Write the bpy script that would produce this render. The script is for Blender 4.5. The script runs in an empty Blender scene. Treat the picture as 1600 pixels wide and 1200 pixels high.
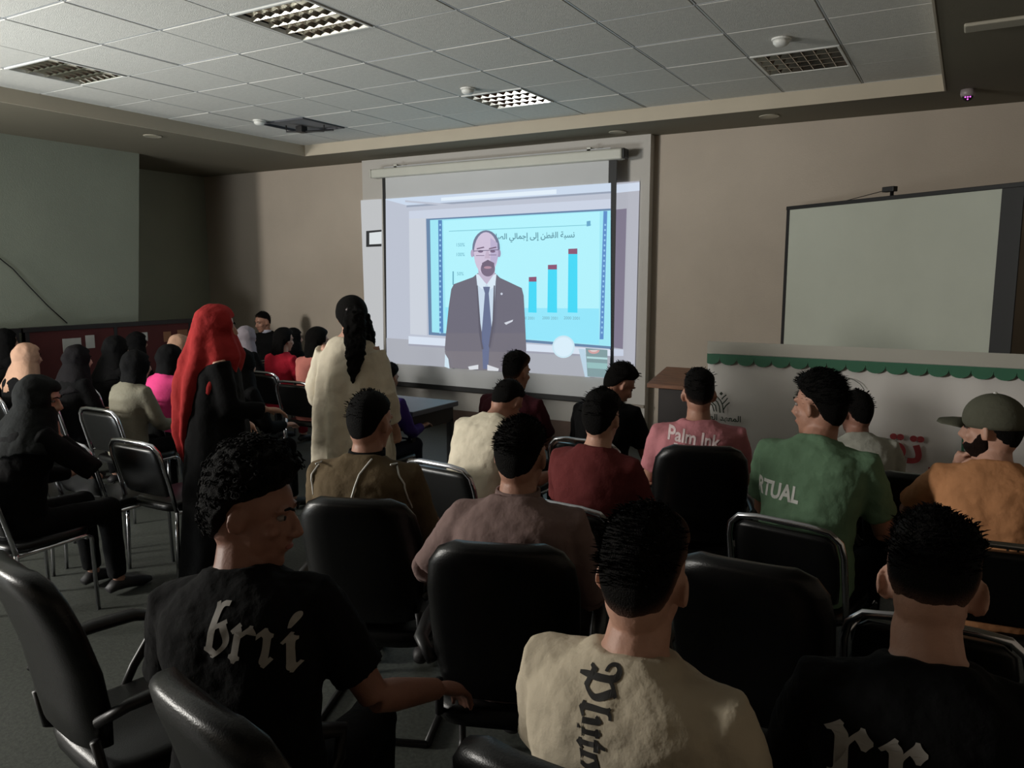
import bpy, bmesh, math, random
from mathutils import Vector, Matrix, noise
from mathutils.bvhtree import BVHTree
random.seed(7)
S = bpy.context.scene
COL = S.collection
V = Vector
rad = math.radians

# ------------------------------------------------------------ camera, light, exposure
CAM_H = 1.75
PITCH = math.atan(170 / 1228)
AZ = rad(30)
cd = bpy.data.cameras.new('camera'); cam = bpy.data.objects.new('camera', cd); COL.objects.link(cam)
cd.sensor_width = 36; cd.lens = 1228 / 1600 * 36; cd.clip_start = .05
cam.location = (0, 0, CAM_H); cam.rotation_euler = (rad(90) - PITCH, 0, AZ)
S.camera = cam
S.view_settings.view_transform = 'Standard'; S.view_settings.look = 'None'
S.view_settings.exposure = 0; S.view_settings.gamma = 1; S.view_settings.use_curve_mapping = False
w = bpy.data.worlds.new('world'); S.world = w; w.use_nodes = True
w.node_tree.nodes['Background'].inputs[0].default_value = (.75, .8, .75, 1)
w.node_tree.nodes['Background'].inputs[1].default_value = .007

def area(name, loc, target, size, sizey, power, color, spread=180):
    l = bpy.data.lights.new(name, 'AREA'); l.shape = 'RECTANGLE'; l.size = size; l.size_y = sizey
    l.energy = power; l.color = color; l.spread = rad(spread)
    o = bpy.data.objects.new(name, l); COL.objects.link(o); o.location = loc
    o.rotation_euler = (V(target) - V(loc)).to_track_quat('-Z', 'Y').to_euler()
    return o
area('window_daylight', (-8.15, -1.3, 2.3), (-1.0, 4.3, 1.2), 1.8, .9, 640, (1.0, .965, .9))
area('added_ceiling_uplight', (-6.2, .2, .3), (-5.2, 2.9, 3.2), 1.6, 1.2, 95, (.93, .99, 1.0), 120)  # unseen low fill lamp, added to brighten the left part of the ceiling

def ray(px, py):
    x = (px - 800) / 1228; y = -(py - 600) / 1228
    return cam_rot @ V((x, y, -1))
cam_rot = Matrix.Rotation(AZ, 3, 'Z') @ Matrix.Rotation(rad(90) - PITCH, 3, 'X')
def atz(px, py, z):
    d = ray(px, py); t = (z - CAM_H) / d.z; return V((d.x * t, d.y * t, z))
def aty(px, py, Y):
    d = ray(px, py); t = Y / d.y; return V((d.x * t, Y, CAM_H + d.z * t))

# ------------------------------------------------------------ materials
def lin(c): return tuple(((v / 255) / 12.92 if v / 255 <= .04045 else ((v / 255 + .055) / 1.055) ** 2.4) for v in c)
MATS = {}
def mat(name, rgb, rough=.6, metal=0, nscale=0, namt=0, bump=0, bscale=200, coat=0, sheen=0, stretch=None, spec=None):
    if name in MATS: return MATS[name]
    m = bpy.data.materials.new(name); m.use_nodes = True; nt = m.node_tree; b = nt.nodes['Principled BSDF']
    c = lin(rgb); b.inputs['Base Color'].default_value = (*c, 1); b.inputs['Roughness'].default_value = rough
    b.inputs['Metallic'].default_value = metal
    if coat: b.inputs['Coat Weight'].default_value = coat; b.inputs['Coat Roughness'].default_value = .2
    if sheen: b.inputs['Sheen Weight'].default_value = sheen
    if spec is not None: b.inputs['Specular IOR Level'].default_value = spec
    tc = nt.nodes.new('ShaderNodeTexCoord')
    src = tc.outputs['Object']
    if stretch:
        mp = nt.nodes.new('ShaderNodeMapping'); mp.inputs['Scale'].default_value = stretch
        nt.links.new(src, mp.inputs[0]); src = mp.outputs[0]
    if namt:
        n = nt.nodes.new('ShaderNodeTexNoise'); n.inputs['Scale'].default_value = nscale; n.inputs['Detail'].default_value = 5
        nt.links.new(src, n.inputs['Vector'])
        r = nt.nodes.new('ShaderNodeValToRGB')
        r.color_ramp.elements[0].position = .3; r.color_ramp.elements[1].position = .7
        r.color_ramp.elements[0].color = (*[v * (1 - namt) for v in c], 1); r.color_ramp.elements[1].color = (*[min(1, v * (1 + namt)) for v in c], 1)
        nt.links.new(n.outputs['Fac'], r.inputs[0]); nt.links.new(r.outputs[0], b.inputs['Base Color'])
    if bump:
        n2 = nt.nodes.new('ShaderNodeTexNoise'); n2.inputs['Scale'].default_value = bscale; n2.inputs['Detail'].default_value = 3
        nt.links.new(src, n2.inputs['Vector'])
        bp = nt.nodes.new('ShaderNodeBump'); bp.inputs['Strength'].default_value = bump; bp.inputs['Distance'].default_value = .01
        nt.links.new(n2.outputs['Fac'], bp.inputs['Height']); nt.links.new(bp.outputs[0], b.inputs['Normal'])
    MATS[name] = m; return m
def cloth(name, rgb, amt=.08): return mat('cloth_' + name, rgb, .9, 0, 9, amt, .25, 60, sheen=.0, spec=.15)
def emis(name, rgb, k=1.0, base=(60, 60, 62)):
    if name in MATS: return MATS[name]
    m = bpy.data.materials.new(name); m.use_nodes = True; b = m.node_tree.nodes['Principled BSDF']
    b.inputs['Base Color'].default_value = (*lin(base), 1); b.inputs['Roughness'].default_value = .9
    b.inputs['Specular IOR Level'].default_value = .1
    b.inputs['Emission Color'].default_value = (*lin(rgb), 1); b.inputs['Emission Strength'].default_value = k
    MATS[name] = m; return m

M_wall = mat('painted_wall', (180, 168, 154), .85, 0, 1.3, .06, .15, 90)
M_wall_left = mat('grey_green_wall', (150, 156, 142), .85, 0, 1.3, .06, .15, 90)
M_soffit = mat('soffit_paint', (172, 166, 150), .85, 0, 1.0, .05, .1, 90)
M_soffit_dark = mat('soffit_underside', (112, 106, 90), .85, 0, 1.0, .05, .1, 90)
M_tile = mat('ceiling_tile', (205, 203, 196), .9, 0, 30, .05, .4, 160)
M_grid = mat('ceiling_grid', (186, 188, 190), .5, 0, 3, .03)
M_gap = mat('ceiling_gap', (70, 68, 64), .9)
M_floor = mat('floor_terrazzo', (64, 67, 62), .55, 0, 60, .35, .1, 120)
M_skirt = mat('skirting', (92, 70, 58), .6, 0, 6, .1)
M_black = mat('black_plastic', (18, 17, 18), .45, 0, 20, .1)
M_frame_black = mat('screen_border_black', (12, 12, 14), .6)
M_vinyl = mat('black_vinyl', (9, 9, 9), .3, 0, 12, .15, .08, 350, spec=.35)
M_leather = mat('black_leatherette', (8, 8, 8), .34, 0, 12, .15, .1, 260, spec=.35)
M_chrome = mat('chrome', (200, 200, 205), .16, 1, 8, .05)
M_mirror = mat('mirror_louvre', (225, 222, 214), .12, 1, 8, .04)
M_case = mat('screen_case', (196, 196, 186), .5, 0, 5, .03)
M_fabric = mat('screen_fabric', (200, 202, 204), .85, 0, 3, .02)
M_white = mat('white_plastic', (215, 215, 210), .4, 0, 5, .02)
M_wood = mat('podium_wood', (120, 78, 52), .45, 0, 7, .3, .1, 60, stretch=(1, 8, 8))
M_dark_wood = mat('dark_wood', (30, 20, 18), .5, 0, 7, .2)
M_redboard = mat('dark_red_board', (84, 34, 34), .8, 0, 4, .15)
M_paper = mat('paper', (190, 190, 186), .8, 0, 8, .04)
M_banner = mat('banner_vinyl', (222, 218, 214), .55, 0, 2.5, .05, .35, 6, stretch=(1, 1, .15))
M_green = mat('banner_green', (62, 116, 90), .6, 0, 4, .05)
M_dkgreen = mat('banner_logo', (44, 58, 44), .6, 0, 4, .05)
M_redink = mat('banner_red', (150, 52, 56), .6, 0, 4, .05)
M_hair = mat('black_hair', (10, 8, 7), .75, 0, 30, .3, .8, 320, spec=.12)
M_stubble = mat('dark_beard', (30, 20, 16), .8, 0, 60, .35, .8, 400, spec=.1)
M_eye = mat('eye_white', (130, 120, 115), .3, 0, 5, .02)
M_iris = mat('iris', (25, 15, 10), .3)
M_lip = mat('lips', (140, 84, 74), .6, 0, 20, .05)
M_tube = mat('lamp_tube', (210, 210, 205), .4, 0, 5, .02)
M_shoe = mat('shoe_dark', (26, 24, 26), .6, 0, 9, .2)
M_shoe_white = mat('shoe_white', (190, 190, 196), .6, 0, 9, .06)
def skin(name, rgb):
    m = mat('skin_' + name, rgb, .55, 0, 25, .08, .1, 150)
    m.node_tree.nodes['Principled BSDF'].inputs['Subsurface Weight'].default_value = .0
    return m
SK1 = skin('tan', (164, 120, 100)); SK2 = skin('light_tan', (186, 142, 122)); SK3 = skin('brown', (142, 100, 84))

# ------------------------------------------------------------ mesh builder
class MB:
    def __init__(s): s.v = []; s.f = []
    def add(s, vs, fs):
        o = len(s.v); s.v += [tuple(p) for p in vs]; s.f += [tuple(i + o for i in f) for f in fs]; return s
    def rings(s, rs, cap=True):
        n = len(rs[0]); vs = [p for r in rs for p in r]; fs = []
        for i in range(len(rs) - 1):
            for k in range(n):
                a = i * n + k; b = i * n + (k + 1) % n; fs.append((a, b, b + n, a + n))
        if cap:
            fs.append(tuple(range(n))[::-1]); fs.append(tuple((len(rs) - 1) * n + k for k in range(n)))
        return s.add(vs, fs)
    def tube(s, pts, rr, n=10, cap=True, sq=1.0):
        pts = [V(p) for p in pts]
        if not hasattr(rr, '__len__'): rr = [rr] * len(pts)
        rs = []; up = None
        for i, p in enumerate(pts):
            d = (pts[min(i + 1, len(pts) - 1)] - pts[max(i - 1, 0)]).normalized()
            if up is None:
                up = V((0, 0, 1)) if abs(d.z) < .9 else V((0, 1, 0))
            x = d.cross(up).normalized(); up = x.cross(d).normalized()
            rs.append([p + (x * math.cos(2 * math.pi * k / n) + up * math.sin(2 * math.pi * k / n) * sq) * rr[i] for k in range(n)])
        return s.rings(rs, cap)
    def ell(s, c, r, M=None, nu=16, nv=10, fn=None):
        M = M or Matrix.Identity(3); c = V(c); vs = []; fs = []
        for j in range(nv + 1):
            th = math.pi * j / nv
            for i in range(nu):
                ph = 2 * math.pi * i / nu
                d = V((math.sin(th) * math.sin(ph), math.sin(th) * math.cos(ph), math.cos(th)))
                p = V((d.x * r[0], d.y * r[1], d.z * r[2]))
                if fn: p = fn(p, d)
                vs.append(c + M @ p)
        for j in range(nv):
            for i in range(nu):
                a = j * nu + i; b = j * nu + (i + 1) % nu
                fs.append((a, a + nu, b + nu, b))
        return s.add(vs, fs)
    def box(s, a, b, M=None, o=(0, 0, 0)):
        M = M or Matrix.Identity(3); o = V(o)
        vs = [o + M @ V((x, y, z)) for z in (a[2], b[2]) for y in (a[1], b[1]) for x in (a[0], b[0])]
        return s.add(vs, [(0, 2, 3, 1), (4, 5, 7, 6), (0, 1, 5, 4), (2, 6, 7, 3), (0, 4, 6, 2), (1, 3, 7, 5)])
    def poly(s, pts, thick=None):
        """flat polygon; thick = vector to extrude"""
        n = len(pts); pts = [V(p) for p in pts]
        if thick is None: return s.add(pts, [tuple(range(n))])
        t = V(thick)
        return s.add(pts + [p + t for p in pts], [tuple(range(n))[::-1], tuple(range(n, 2 * n))] + [(k, (k + 1) % n, (k + 1) % n + n, k + n) for k in range(n)])
    fades = None
    def build(s, name, m, parent=None, smooth=False, bevel=0, bseg=2, rem=0, sm=4, disp=0, dscale=.12, sub=0):
        me = bpy.data.meshes.new(name); me.from_pydata(s.v, [], s.f); me.update()
        me.materials.append(m)
        o = bpy.data.objects.new(name, me); COL.objects.link(o)
        if s.fades:
            at = me.attributes.new('fade', 'FLOAT', 'POINT')
            at.data.foreach_set('value', (s.fades + [1.0] * len(s.v))[:len(s.v)])
        bm = bmesh.new(); bm.from_mesh(me); bmesh.ops.remove_doubles(bm, verts=bm.verts, dist=1e-5)
        bmesh.ops.recalc_face_normals(bm, faces=bm.faces); bm.to_mesh(me); bm.free()
        if parent: o.parent = parent
        if bevel:
            b = o.modifiers.new('b', 'BEVEL'); b.width = bevel; b.segments = bseg; b.limit_method = 'ANGLE'; b.angle_limit = rad(40)
            b.harden_normals = False
        if rem:
            r = o.modifiers.new('r', 'REMESH'); r.mode = 'VOXEL'; r.voxel_size = rem; r.use_smooth_shade = True
            if sm:
                q = o.modifiers.new('s', 'SMOOTH'); q.factor = .5; q.iterations = sm
        if sub:
            q = o.modifiers.new('sub', 'SUBSURF'); q.levels = sub; q.render_levels = sub
        if disp:
            key = 'wrinkle%.3f' % dscale
            t = bpy.data.textures.get(key) or bpy.data.textures.new(key, 'CLOUDS'); t.noise_scale = dscale; t.noise_depth = 2
            q = o.modifiers.new('d', 'DISPLACE'); q.texture = t; q.strength = disp; q.mid_level = .5; q.texture_coords = 'LOCAL'
        if smooth: me.polygons.foreach_set('use_smooth', [True] * len(me.polygons))
        return o
def empty(name, loc, rz=0, label=None, cat=None, group=None):
    o = bpy.data.objects.new(name, None); COL.objects.link(o); o.location = loc; o.rotation_euler = (0, 0, rz); o.empty_display_size = .1
    return tag(o, label, cat, group)
def tag(o, label=None, cat=None, group=None):
    if label: o['label'] = label
    if cat: o['category'] = cat
    if group: o['group'] = group
    return o
def struct(o): o['kind'] = 'structure'; return o
KIDS = {}
def copy_tree(o, parent=None):
    c = o.copy(); COL.objects.link(c); c.parent = parent
    for ch in list(o.children): copy_tree(ch, c)
    return c

# text -> mesh (flat, thin)
SHAPE = {'ا': (0xFE8D, 0xFE8E, 0xFE8D, 0xFE8E), 'إ': (0xFE87, 0xFE88, 0xFE87, 0xFE88), 'ى': (0xFEEF, 0xFEF0, 0xFEEF, 0xFEF0)}
for ch, base in {'ب': 0xFE8F, 'ت': 0xFE95, 'ج': 0xFE9D, 'ص': 0xFEB9, 'س': 0xFEB1, 'ط': 0xFEC1, 'ق': 0xFED5, 'ل': 0xFEDD, 'م': 0xFEE1, 'ن': 0xFEE5, 'ي': 0xFEF1, 'ع': 0xFEC9, 'ه': 0xFEE9}.items():
    SHAPE[ch] = (base, base + 1, base + 2, base + 3)
for ch, base in {'د': 0xFEA9, 'ر': 0xFEAD, 'و': 0xFEED, 'ة': 0xFE93}.items():
    SHAPE[ch] = (base, base + 1, base, base + 1)
NONJ = set('اإدروةى')
def arabic(t):
    out = []
    for i, c in enumerate(t):
        if c not in SHAPE: out.append(c); continue
        prev = i > 0 and t[i - 1] in SHAPE and t[i - 1] not in NONJ
        nxt = i < len(t) - 1 and t[i + 1] in SHAPE and c not in NONJ
        out.append(chr(SHAPE[c][(3 if nxt else 1) if prev else (2 if nxt else 0)]))
    return ''.join(reversed(out))
def text_data(body, size, bold=0, align='CENTER'):
    c = bpy.data.curves.new('t', 'FONT'); c.body = body; c.size = size; c.align_x = align; c.align_y = 'CENTER'; c.offset = bold
    c.resolution_u = 3
    o = bpy.data.objects.new('t', c); COL.objects.link(o)
    bpy.context.view_layer.update()
    m = bpy.data.meshes.new_from_object(o.evaluated_get(bpy.context.evaluated_depsgraph_get()))
    bpy.data.objects.remove(o); bpy.data.curves.remove(c)
    bm = bmesh.new(); bm.from_mesh(m); bpy.data.meshes.remove(m)
    bmesh.ops.remove_doubles(bm, verts=bm.verts, dist=1e-6)
    return bm
def text_flat(name, body, size, origin, xdir, zdir, m, parent=None, bold=0):
    bm = text_data(body, size, bold); origin, xd, zd = V(origin), V(xdir), V(zdir)
    for v in bm.verts: v.co = origin + xd * v.co.x + zd * v.co.y
    me = bpy.data.meshes.new(name); bm.to_mesh(me); bm.free(); me.materials.append(m)
    o = bpy.data.objects.new(name, me); COL.objects.link(o)
    if parent: o.parent = parent
    return o

# ------------------------------------------------------------ room shell
FRONT = 7.68; SOF = 3.12; CEIL = 3.235; RX = 2.6; LX = -9.45; BK = -3.2
struct(MB().box((LX - .2, BK, -.1), (RX + .2, FRONT + .2, 0)).build('floor', M_floor))
wf = struct(MB().box((LX - .2, FRONT, 0), (RX + .2, FRONT + .2, 3.5)).build('wall_front', M_wall))
struct(MB().box((-6.47, FRONT - .11, 0), (-2.80, FRONT, SOF)).build('trim_1', mat('bay_paint', (190, 186, 180), .85, 0, 1.3, .05, .12, 90)))
struct(MB().box((LX - .2, BK, 0), (LX, FRONT, 3.5)).build('wall_left', M_wall_left))
struct(MB().box((RX, BK, 0), (RX + .2, FRONT, 3.5)).build('wall_right', M_wall))
struct(MB().box((LX - .2, BK - .2, 0), (RX + .2, BK, 3.5)).build('wall_back', M_wall))
# partition that juts out from the left wall, its free edge out of plumb
mb = MB()
pe_t, pe_b = 5.86, 5.62
mb.add([(LX, BK, 0), (-8.28, BK, 0), (-8.28, pe_b, 0), (LX, pe_b, 0), (LX, BK, SOF), (-8.28, BK, SOF), (-8.28, pe_t, SOF), (LX, pe_t, SOF)],
       [(0, 1, 2, 3), (4, 7, 6, 5), (0, 4, 5, 1), (1, 5, 6, 2), (2, 6, 7, 3), (3, 7, 4, 0)])
struct(mb.build('wall_partition', M_wall_left))
# ceiling: slab, dropped soffit on the sides, tiles
ceil = struct(MB().box((LX, BK, CEIL + .03), (RX, FRONT, CEIL + .15)).build('ceiling', M_gap))
IX0, IX1, IY1 = -6.78, -.25, 6.94
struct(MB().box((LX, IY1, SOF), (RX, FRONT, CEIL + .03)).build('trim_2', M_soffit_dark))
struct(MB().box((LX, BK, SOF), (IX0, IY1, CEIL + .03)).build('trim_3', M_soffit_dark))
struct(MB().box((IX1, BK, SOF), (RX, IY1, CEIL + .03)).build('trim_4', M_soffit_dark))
# raised lip along the inner soffit edge (front and left)
lip = MB(); lip.box((IX0, IY1 - .012, SOF - .004), (IX1, IY1, CEIL + .002)); lip.box((IX0, BK, SOF - .004), (IX0 + .012, IY1 - .012, CEIL + .002)); lip.box((IX1 - .012, BK, SOF - .004), (IX1, IY1 - .012, CEIL + .002))
struct(lip.build('trim_5', mat('soffit_lip', (182, 172, 154), .8, 0, 3, .03)))
GX = [-6.185 + .595 * k for k in range(-1, 11)]; GX = [g for g in GX if IX0 < g < IX1]
GY = [3.31 + .6 * k for k in range(-8, 7)]
xs = [IX0] + GX + [IX1]; ys = [g for g in GY] + [IY1]
lamps = [(-6.185, 3.31), (-3.805, 3.31), (-3.805, 5.71), (-1.425, 5.71), (-6.185, 5.71), (-1.425, 3.31), (-3.805, .91), (-6.185, .91), (-1.425, .91)]
def is_lamp(x, y): return any(abs(x - a) < .05 and abs(y - b) < .05 for a, b in lamps)
base_tile = None
for i in range(len(xs) - 1):
    for j in range(len(ys) - 1):
        if ys[j] < .3 or is_lamp(xs[i], ys[j]): continue
        a, b = xs[i] + .009, xs[i + 1] - .009; c, d = ys[j] + .009, ys[j + 1] - .009
        dz = random.uniform(-.001, .003)
        full = abs(b - a - .577) < .01 and abs(d - c - .582) < .01
        if full and base_tile:
            t = base_tile.copy(); COL.objects.link(t); t.location = (a, c, CEIL + dz); t.rotation_euler = (random.uniform(-.002, .002), random.uniform(-.002, .002), 0); t.parent = ceil
        else:
            t = MB().box((0, 0, 0), (b - a, d - c, .02)).build('ceiling_tile', M_tile, ceil, bevel=.003, bseg=1)
            t.location = (a, c, CEIL + dz)
            if full: base_tile = t
grid = MB()
for x in GX: grid.box((x - .005, .3, CEIL + .003), (x + .005, IY1, CEIL + .02))
for y in ys[:-1]:
    if y > .3: grid.box((IX0, y - .005, CEIL + .003), (IX1, y + .005, CEIL + .02))
grid.build('ceiling_grid', M_grid, ceil)
struct(MB().box((-6.47, FRONT - .125, 0), (-2.8, FRONT - .11, .18)).build('baseboard_front', M_skirt))
struct(MB().box((LX, FRONT - .015, 0), (-6.47, FRONT, .12)).build('baseboard_left', M_skirt))
struct(MB().box((-2.8, FRONT - .015, 0), (RX, FRONT, .12)).build('baseboard_right', M_skirt))
# ledge board below the projection screen
struct(MB().box((-6.47, FRONT - .135, .40), (-2.8, FRONT - .11, .43)).build('trim_6', mat('ledge', (150, 140, 128), .7, 0, 5, .04), bevel=.004))

# ceiling louvre lights
def louvre():
    r = empty('louvre_light', (0, 0, 0))
    W, Dp = .577, .582
    f = MB()
    for a, b in (((0, 0, -.006), (W, .018, .02)), ((0, Dp - .018, -.006), (W, Dp, .02)), ((0, .018, -.006), (.018, Dp - .018, .02)), ((W - .018, .018, -.006), (W, Dp - .018, .02))): f.box(a, b)
    f.build('frame', M_white, r, bevel=.002, bseg=1)
    MB().box((.018, .018, .055), (W - .018, Dp - .018, .06)).build('housing', mat('lamp_housing', (95, 92, 86), .5, 0, 6, .05), r)
    for k in range(4):
        y = .018 + (Dp - .036) * (k + .5) / 4
        MB().tube([(.03, y, .042), (W - .03, y, .042)], .008, 8).build('lamp_tube', M_tube, r, smooth=True)
    for k in range(5):
        y = .018 + (Dp - .036) * k / 4
        m = MB()
        m.add([(.018, y - .003, -.002), (W - .018, y - .003, -.002), (W - .018, y + .003, -.002), (.018, y + .003, -.002),
               (.018, y - .022, .05), (W - .018, y - .022, .05), (W - .018, y + .022, .05), (.018, y + .022, .05)],
              [(0, 1, 2, 3), (0, 4, 5, 1), (3, 2, 6, 7), (0, 3, 7, 4), (1, 5, 6, 2)])
        m.build('reflector', M_mirror, r)
    for k in range(1, 7):
        x = .018 + (W - .036) * k / 7
        m = MB(); m.add([(x - .002, .018, 0), (x - .002, Dp - .018, 0), (x + .002, Dp - .018, 0), (x + .002, .018, 0),
               (x - .010, .018, .04), (x - .010, Dp - .018, .04), (x + .010, Dp - .018, .04), (x + .010, .018, .04)],
              [(0, 1, 2, 3), (0, 4, 5, 1), (3, 2, 6, 7)])
        m.build('cross_blade', M_mirror, r)
    return r
L0 = louvre()
ll = ['large unlit mirror louvre ceiling light cut off by the top edge of the photo', 'unlit mirror louvre ceiling light at far left above the partition wall', 'unlit mirror louvre ceiling light nearest the projection screen', 'unlit mirror louvre ceiling light at right above the tripod screen']
for k, (i, l) in enumerate(zip((1, 0, 2, 3), ll)):
    o = L0 if k == 0 else copy_tree(L0)
    o.location = (lamps[i][0] + .009, lamps[i][1] + .009, CEIL); tag(o, l, 'ceiling light', 'louvre lights in the tiled ceiling')
# lamps that only fill their opening outside the frame keep plain tiles
for (x, y) in lamps[5:]:
    t = base_tile.copy(); COL.objects.link(t); t.location = (x + .009, y + .009, CEIL); t.parent = ceil
# opening with hanging frame
hx, hy = -6.176, 5.719
r = empty('ceiling_hatch', (hx, hy, CEIL), 0, 'opened ceiling light fitting with its grille hanging down, near the left front corner', 'ceiling hatch')
MB().box((0, 0, .012), (.577, .582, .02)).build('cover', mat('hatch_cover', (120, 120, 122), .6, 0, 5, .05), r)
m = MB()
for a, b in (((0, 0, -.01), (.577, .02, .012)), ((0, .562, -.01), (.577, .582, .012)), ((0, .02, -.01), (.02, .562, .012)), ((.557, .02, -.01), (.577, .562, .012))): m.box(a, b)
m.build('frame', mat('hatch_frame', (70, 72, 78), .5, 0, 5, .05), r)
m = MB(); m.tube([(.1, .25, .01), (.1, .25, -.05), (.45, .42, -.05), (.45, .42, .01)], .008, 6); m.tube([(.12, .4, -.03), (.5, .5, -.03)], .01, 6); m.box((.2, .28, -.06), (.28, .36, .0))
m.build('bracket', M_black, r)
# smoke detectors
def detector(x, y, z, l):
    r = empty('smoke_detector', (x, y, z), 0, l, 'smoke detector', 'smoke detectors on the ceiling')
    MB().tube([(0, 0, 0), (0, 0, -.012)], [.062, .06], 20).build('base', M_white, r, smooth=False, bevel=.003)
    MB().rings([[V((math.cos(a) * q, math.sin(a) * q, zz)) for a in [k * math.pi / 10 for k in range(20)]] for q, zz in ((.052, -.012), (.05, -.03), (.035, -.045), (.01, -.048))]).build('dome', M_white, r, smooth=True)
for px, py, l in ((1221, 60, 'white smoke detector above the right louvre light'), (731, 138, 'white smoke detector above the centre louvre light'), (405, 188, 'small white smoke detector beside the opened ceiling fitting')):
    p = atz(px, py, CEIL); detector(p.x, p.y, CEIL, l)
# downlights in the soffit
for px, py, l in ((238, 212, 'round recessed downlight in the left soffit'), (1202, 181, 'round recessed downlight in the front soffit right of the screen'), (965, 206, 'round recessed downlight in the soffit above the projection screen')):
    p = atz(px, py, SOF); r = empty('downlight', p, 0, l, 'downlight', 'recessed downlights in the soffit')
    m = MB(); m.rings([[V((math.cos(a) * q, math.sin(a) * q, zz)) for a in [k * math.pi / 12 for k in range(24)]] for q, zz in ((.06, .0), (.085, -.002), (.085, -.008), (.06, -.006))], cap=False); m.build('rim', M_soffit, r)
    MB().tube([(0, 0, -.001), (0, 0, -.004)], .062, 24).build('lens', mat('downlight_lens', (180, 172, 150), .4, 0, 5, .03), r)
# camera dome with infrared diodes
p = atz(1513, 140, SOF)
r = empty('dome_camera', p, 0, 'small white dome security camera with glowing pink diodes on the right soffit', 'security camera')
MB().rings([[V((math.cos(a) * q, math.sin(a) * q, zz)) for a in [k * math.pi / 12 for k in range(24)]] for q, zz in ((.05, 0), (.052, -.03), (.045, -.05))]).build('base', mat('camera_shell', (150, 140, 140), .4, 0, 5, .03), r, smooth=True)
MB().ell((0, 0, -.05), (.038, .038, .035)).build('dome', M_black, r, smooth=True)
look = (V((0, 0, CAM_H)) - p).normalized(); rx_ = look.cross(V((0, 0, 1))).normalized(); uz_ = rx_.cross(look)
for k in range(5):
    q = V((0, 0, -.052)) + look * .036 + rx_ * (.016 * math.cos(k * 2 * math.pi / 4) if k < 4 else 0) + uz_ * (.016 * math.sin(k * 2 * math.pi / 4) if k < 4 else 0)
    MB().ell(q, (.0055, .0055, .0055), None, 8, 6).build('diode', emis('pink_diode', (235, 110, 235), 1.6), r)
p = atz(1590, 30, SOF)
tag(MB().box((-.25, -.07, -.02), (.35, .07, 0), None, p).build('soffit_lamp', M_soffit, bevel=.008), 'dim rectangular light panel on the right soffit at the photo corner', 'light panel')

# ------------------------------------------------------------ projection screen
SY = 7.42
def W(px, py, Y=SY, d=0): p = aty(px, py, Y); p.y = Y - d; return p
scr = empty('projection_screen', (-4.6, SY, 2.9), 0, 'large pull-down projection screen showing a man in a suit beside a bar chart', 'projection screen')
def sw(o): o.matrix_parent_inverse = Matrix.Translation((4.6, -SY, -2.9)); return o
tl, tr, br, bl = W(597, 262), W(966, 232), W(966, 626), W(597, 597)
x0, x1 = -6.01, -3.10; zt_, zb_ = 2.93, .49
a = W(597, 262); b = W(964, 244)
x0, x1 = a.x, b.x
zb_ = W(780, 612).z
sw(MB().box((x0 + .03, SY, zb_), (x1 - .07, SY + .004, 3.0)).build('screen_fabric', M_fabric, scr))
sw(MB().box((x0, SY - .003, zb_), (x0 + .045, SY + .005, 2.97)).build('left_border', M_frame_black, scr))
sw(MB().box((x1 - .085, SY - .003, zb_), (x1, SY + .005, 2.97)).build('right_border', M_frame_black, scr))
sw(MB().box((x0, SY - .02, zb_ - .035), (x1, SY + .02, zb_ + .02)).build('bottom_bar', M_frame_black, scr, bevel=.006))
c0 = W(584, 272); c1 = W(975, 240)
sw(MB().box((c0.x, SY - .06, c0.z - .055), (c1.x, SY + .06, c0.z + .05)).build('roller_case', M_case, scr, bevel=.02, bseg=3))
sw(MB().box((c1.x, SY - .058, c0.z - .05), (c1.x + .03, SY + .058, c0.z + .048)).build('end_cap', M_black, scr, bevel=.012))
sw(MB().box((c0.x - .02, SY - .058, c0.z - .05), (c0.x, SY + .058, c0.z + .048)).build('end_cap', M_case, scr, bevel=.012))
for q in (c0.x + .3, c1.x - .4): sw(MB().box((q, SY, c0.z + .04), (q + .04, FRONT - .11, c0.z + .09)).build('wall_bracket', M_case, scr))
pic = [0]
def P(name, pts, rgb, k=1.1, d=.0, Y=SY, lab=None):
    pic[0] += 1
    m = MB(); m.poly([W(x, y, Y, .005 + pic[0] * .0009) for x, y in pts])
    key = 'projected_%d_%d_%d' % tuple(rgb)
    o = sw(m.build(name, emis(key, rgb, k), scr))
    return o
BY = FRONT - .11
bgc = (176, 182, 196)
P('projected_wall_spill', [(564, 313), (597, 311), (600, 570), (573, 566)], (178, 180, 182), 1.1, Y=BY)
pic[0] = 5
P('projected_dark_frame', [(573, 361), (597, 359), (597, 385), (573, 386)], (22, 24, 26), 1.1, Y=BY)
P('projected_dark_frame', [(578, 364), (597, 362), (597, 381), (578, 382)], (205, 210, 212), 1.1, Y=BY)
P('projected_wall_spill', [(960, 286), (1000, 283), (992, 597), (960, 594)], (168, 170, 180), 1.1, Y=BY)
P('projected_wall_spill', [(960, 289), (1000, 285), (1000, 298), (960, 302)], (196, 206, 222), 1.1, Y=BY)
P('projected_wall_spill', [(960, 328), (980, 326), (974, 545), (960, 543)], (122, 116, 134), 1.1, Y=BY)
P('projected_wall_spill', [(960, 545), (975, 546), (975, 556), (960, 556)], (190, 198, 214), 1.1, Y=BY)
pic[0] = 0
P('projected_background', [(603, 311), (955, 286), (953, 591), (605, 567)], bgc)
P('projected_floor', [(604, 528), (954, 552), (953, 591), (605, 567)], (160, 163, 172))
P('projected_ceiling_band', [(603, 311), (955, 286), (955, 301), (640, 322), (603, 312)], (190, 204, 222))
P('projected_ceiling_band', [(690, 309), (870, 296), (870, 303), (690, 314)], (214, 226, 236))
P('projected_line', [(636, 321), (955, 299), (955, 302), (636, 324)], (140, 150, 168))
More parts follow.
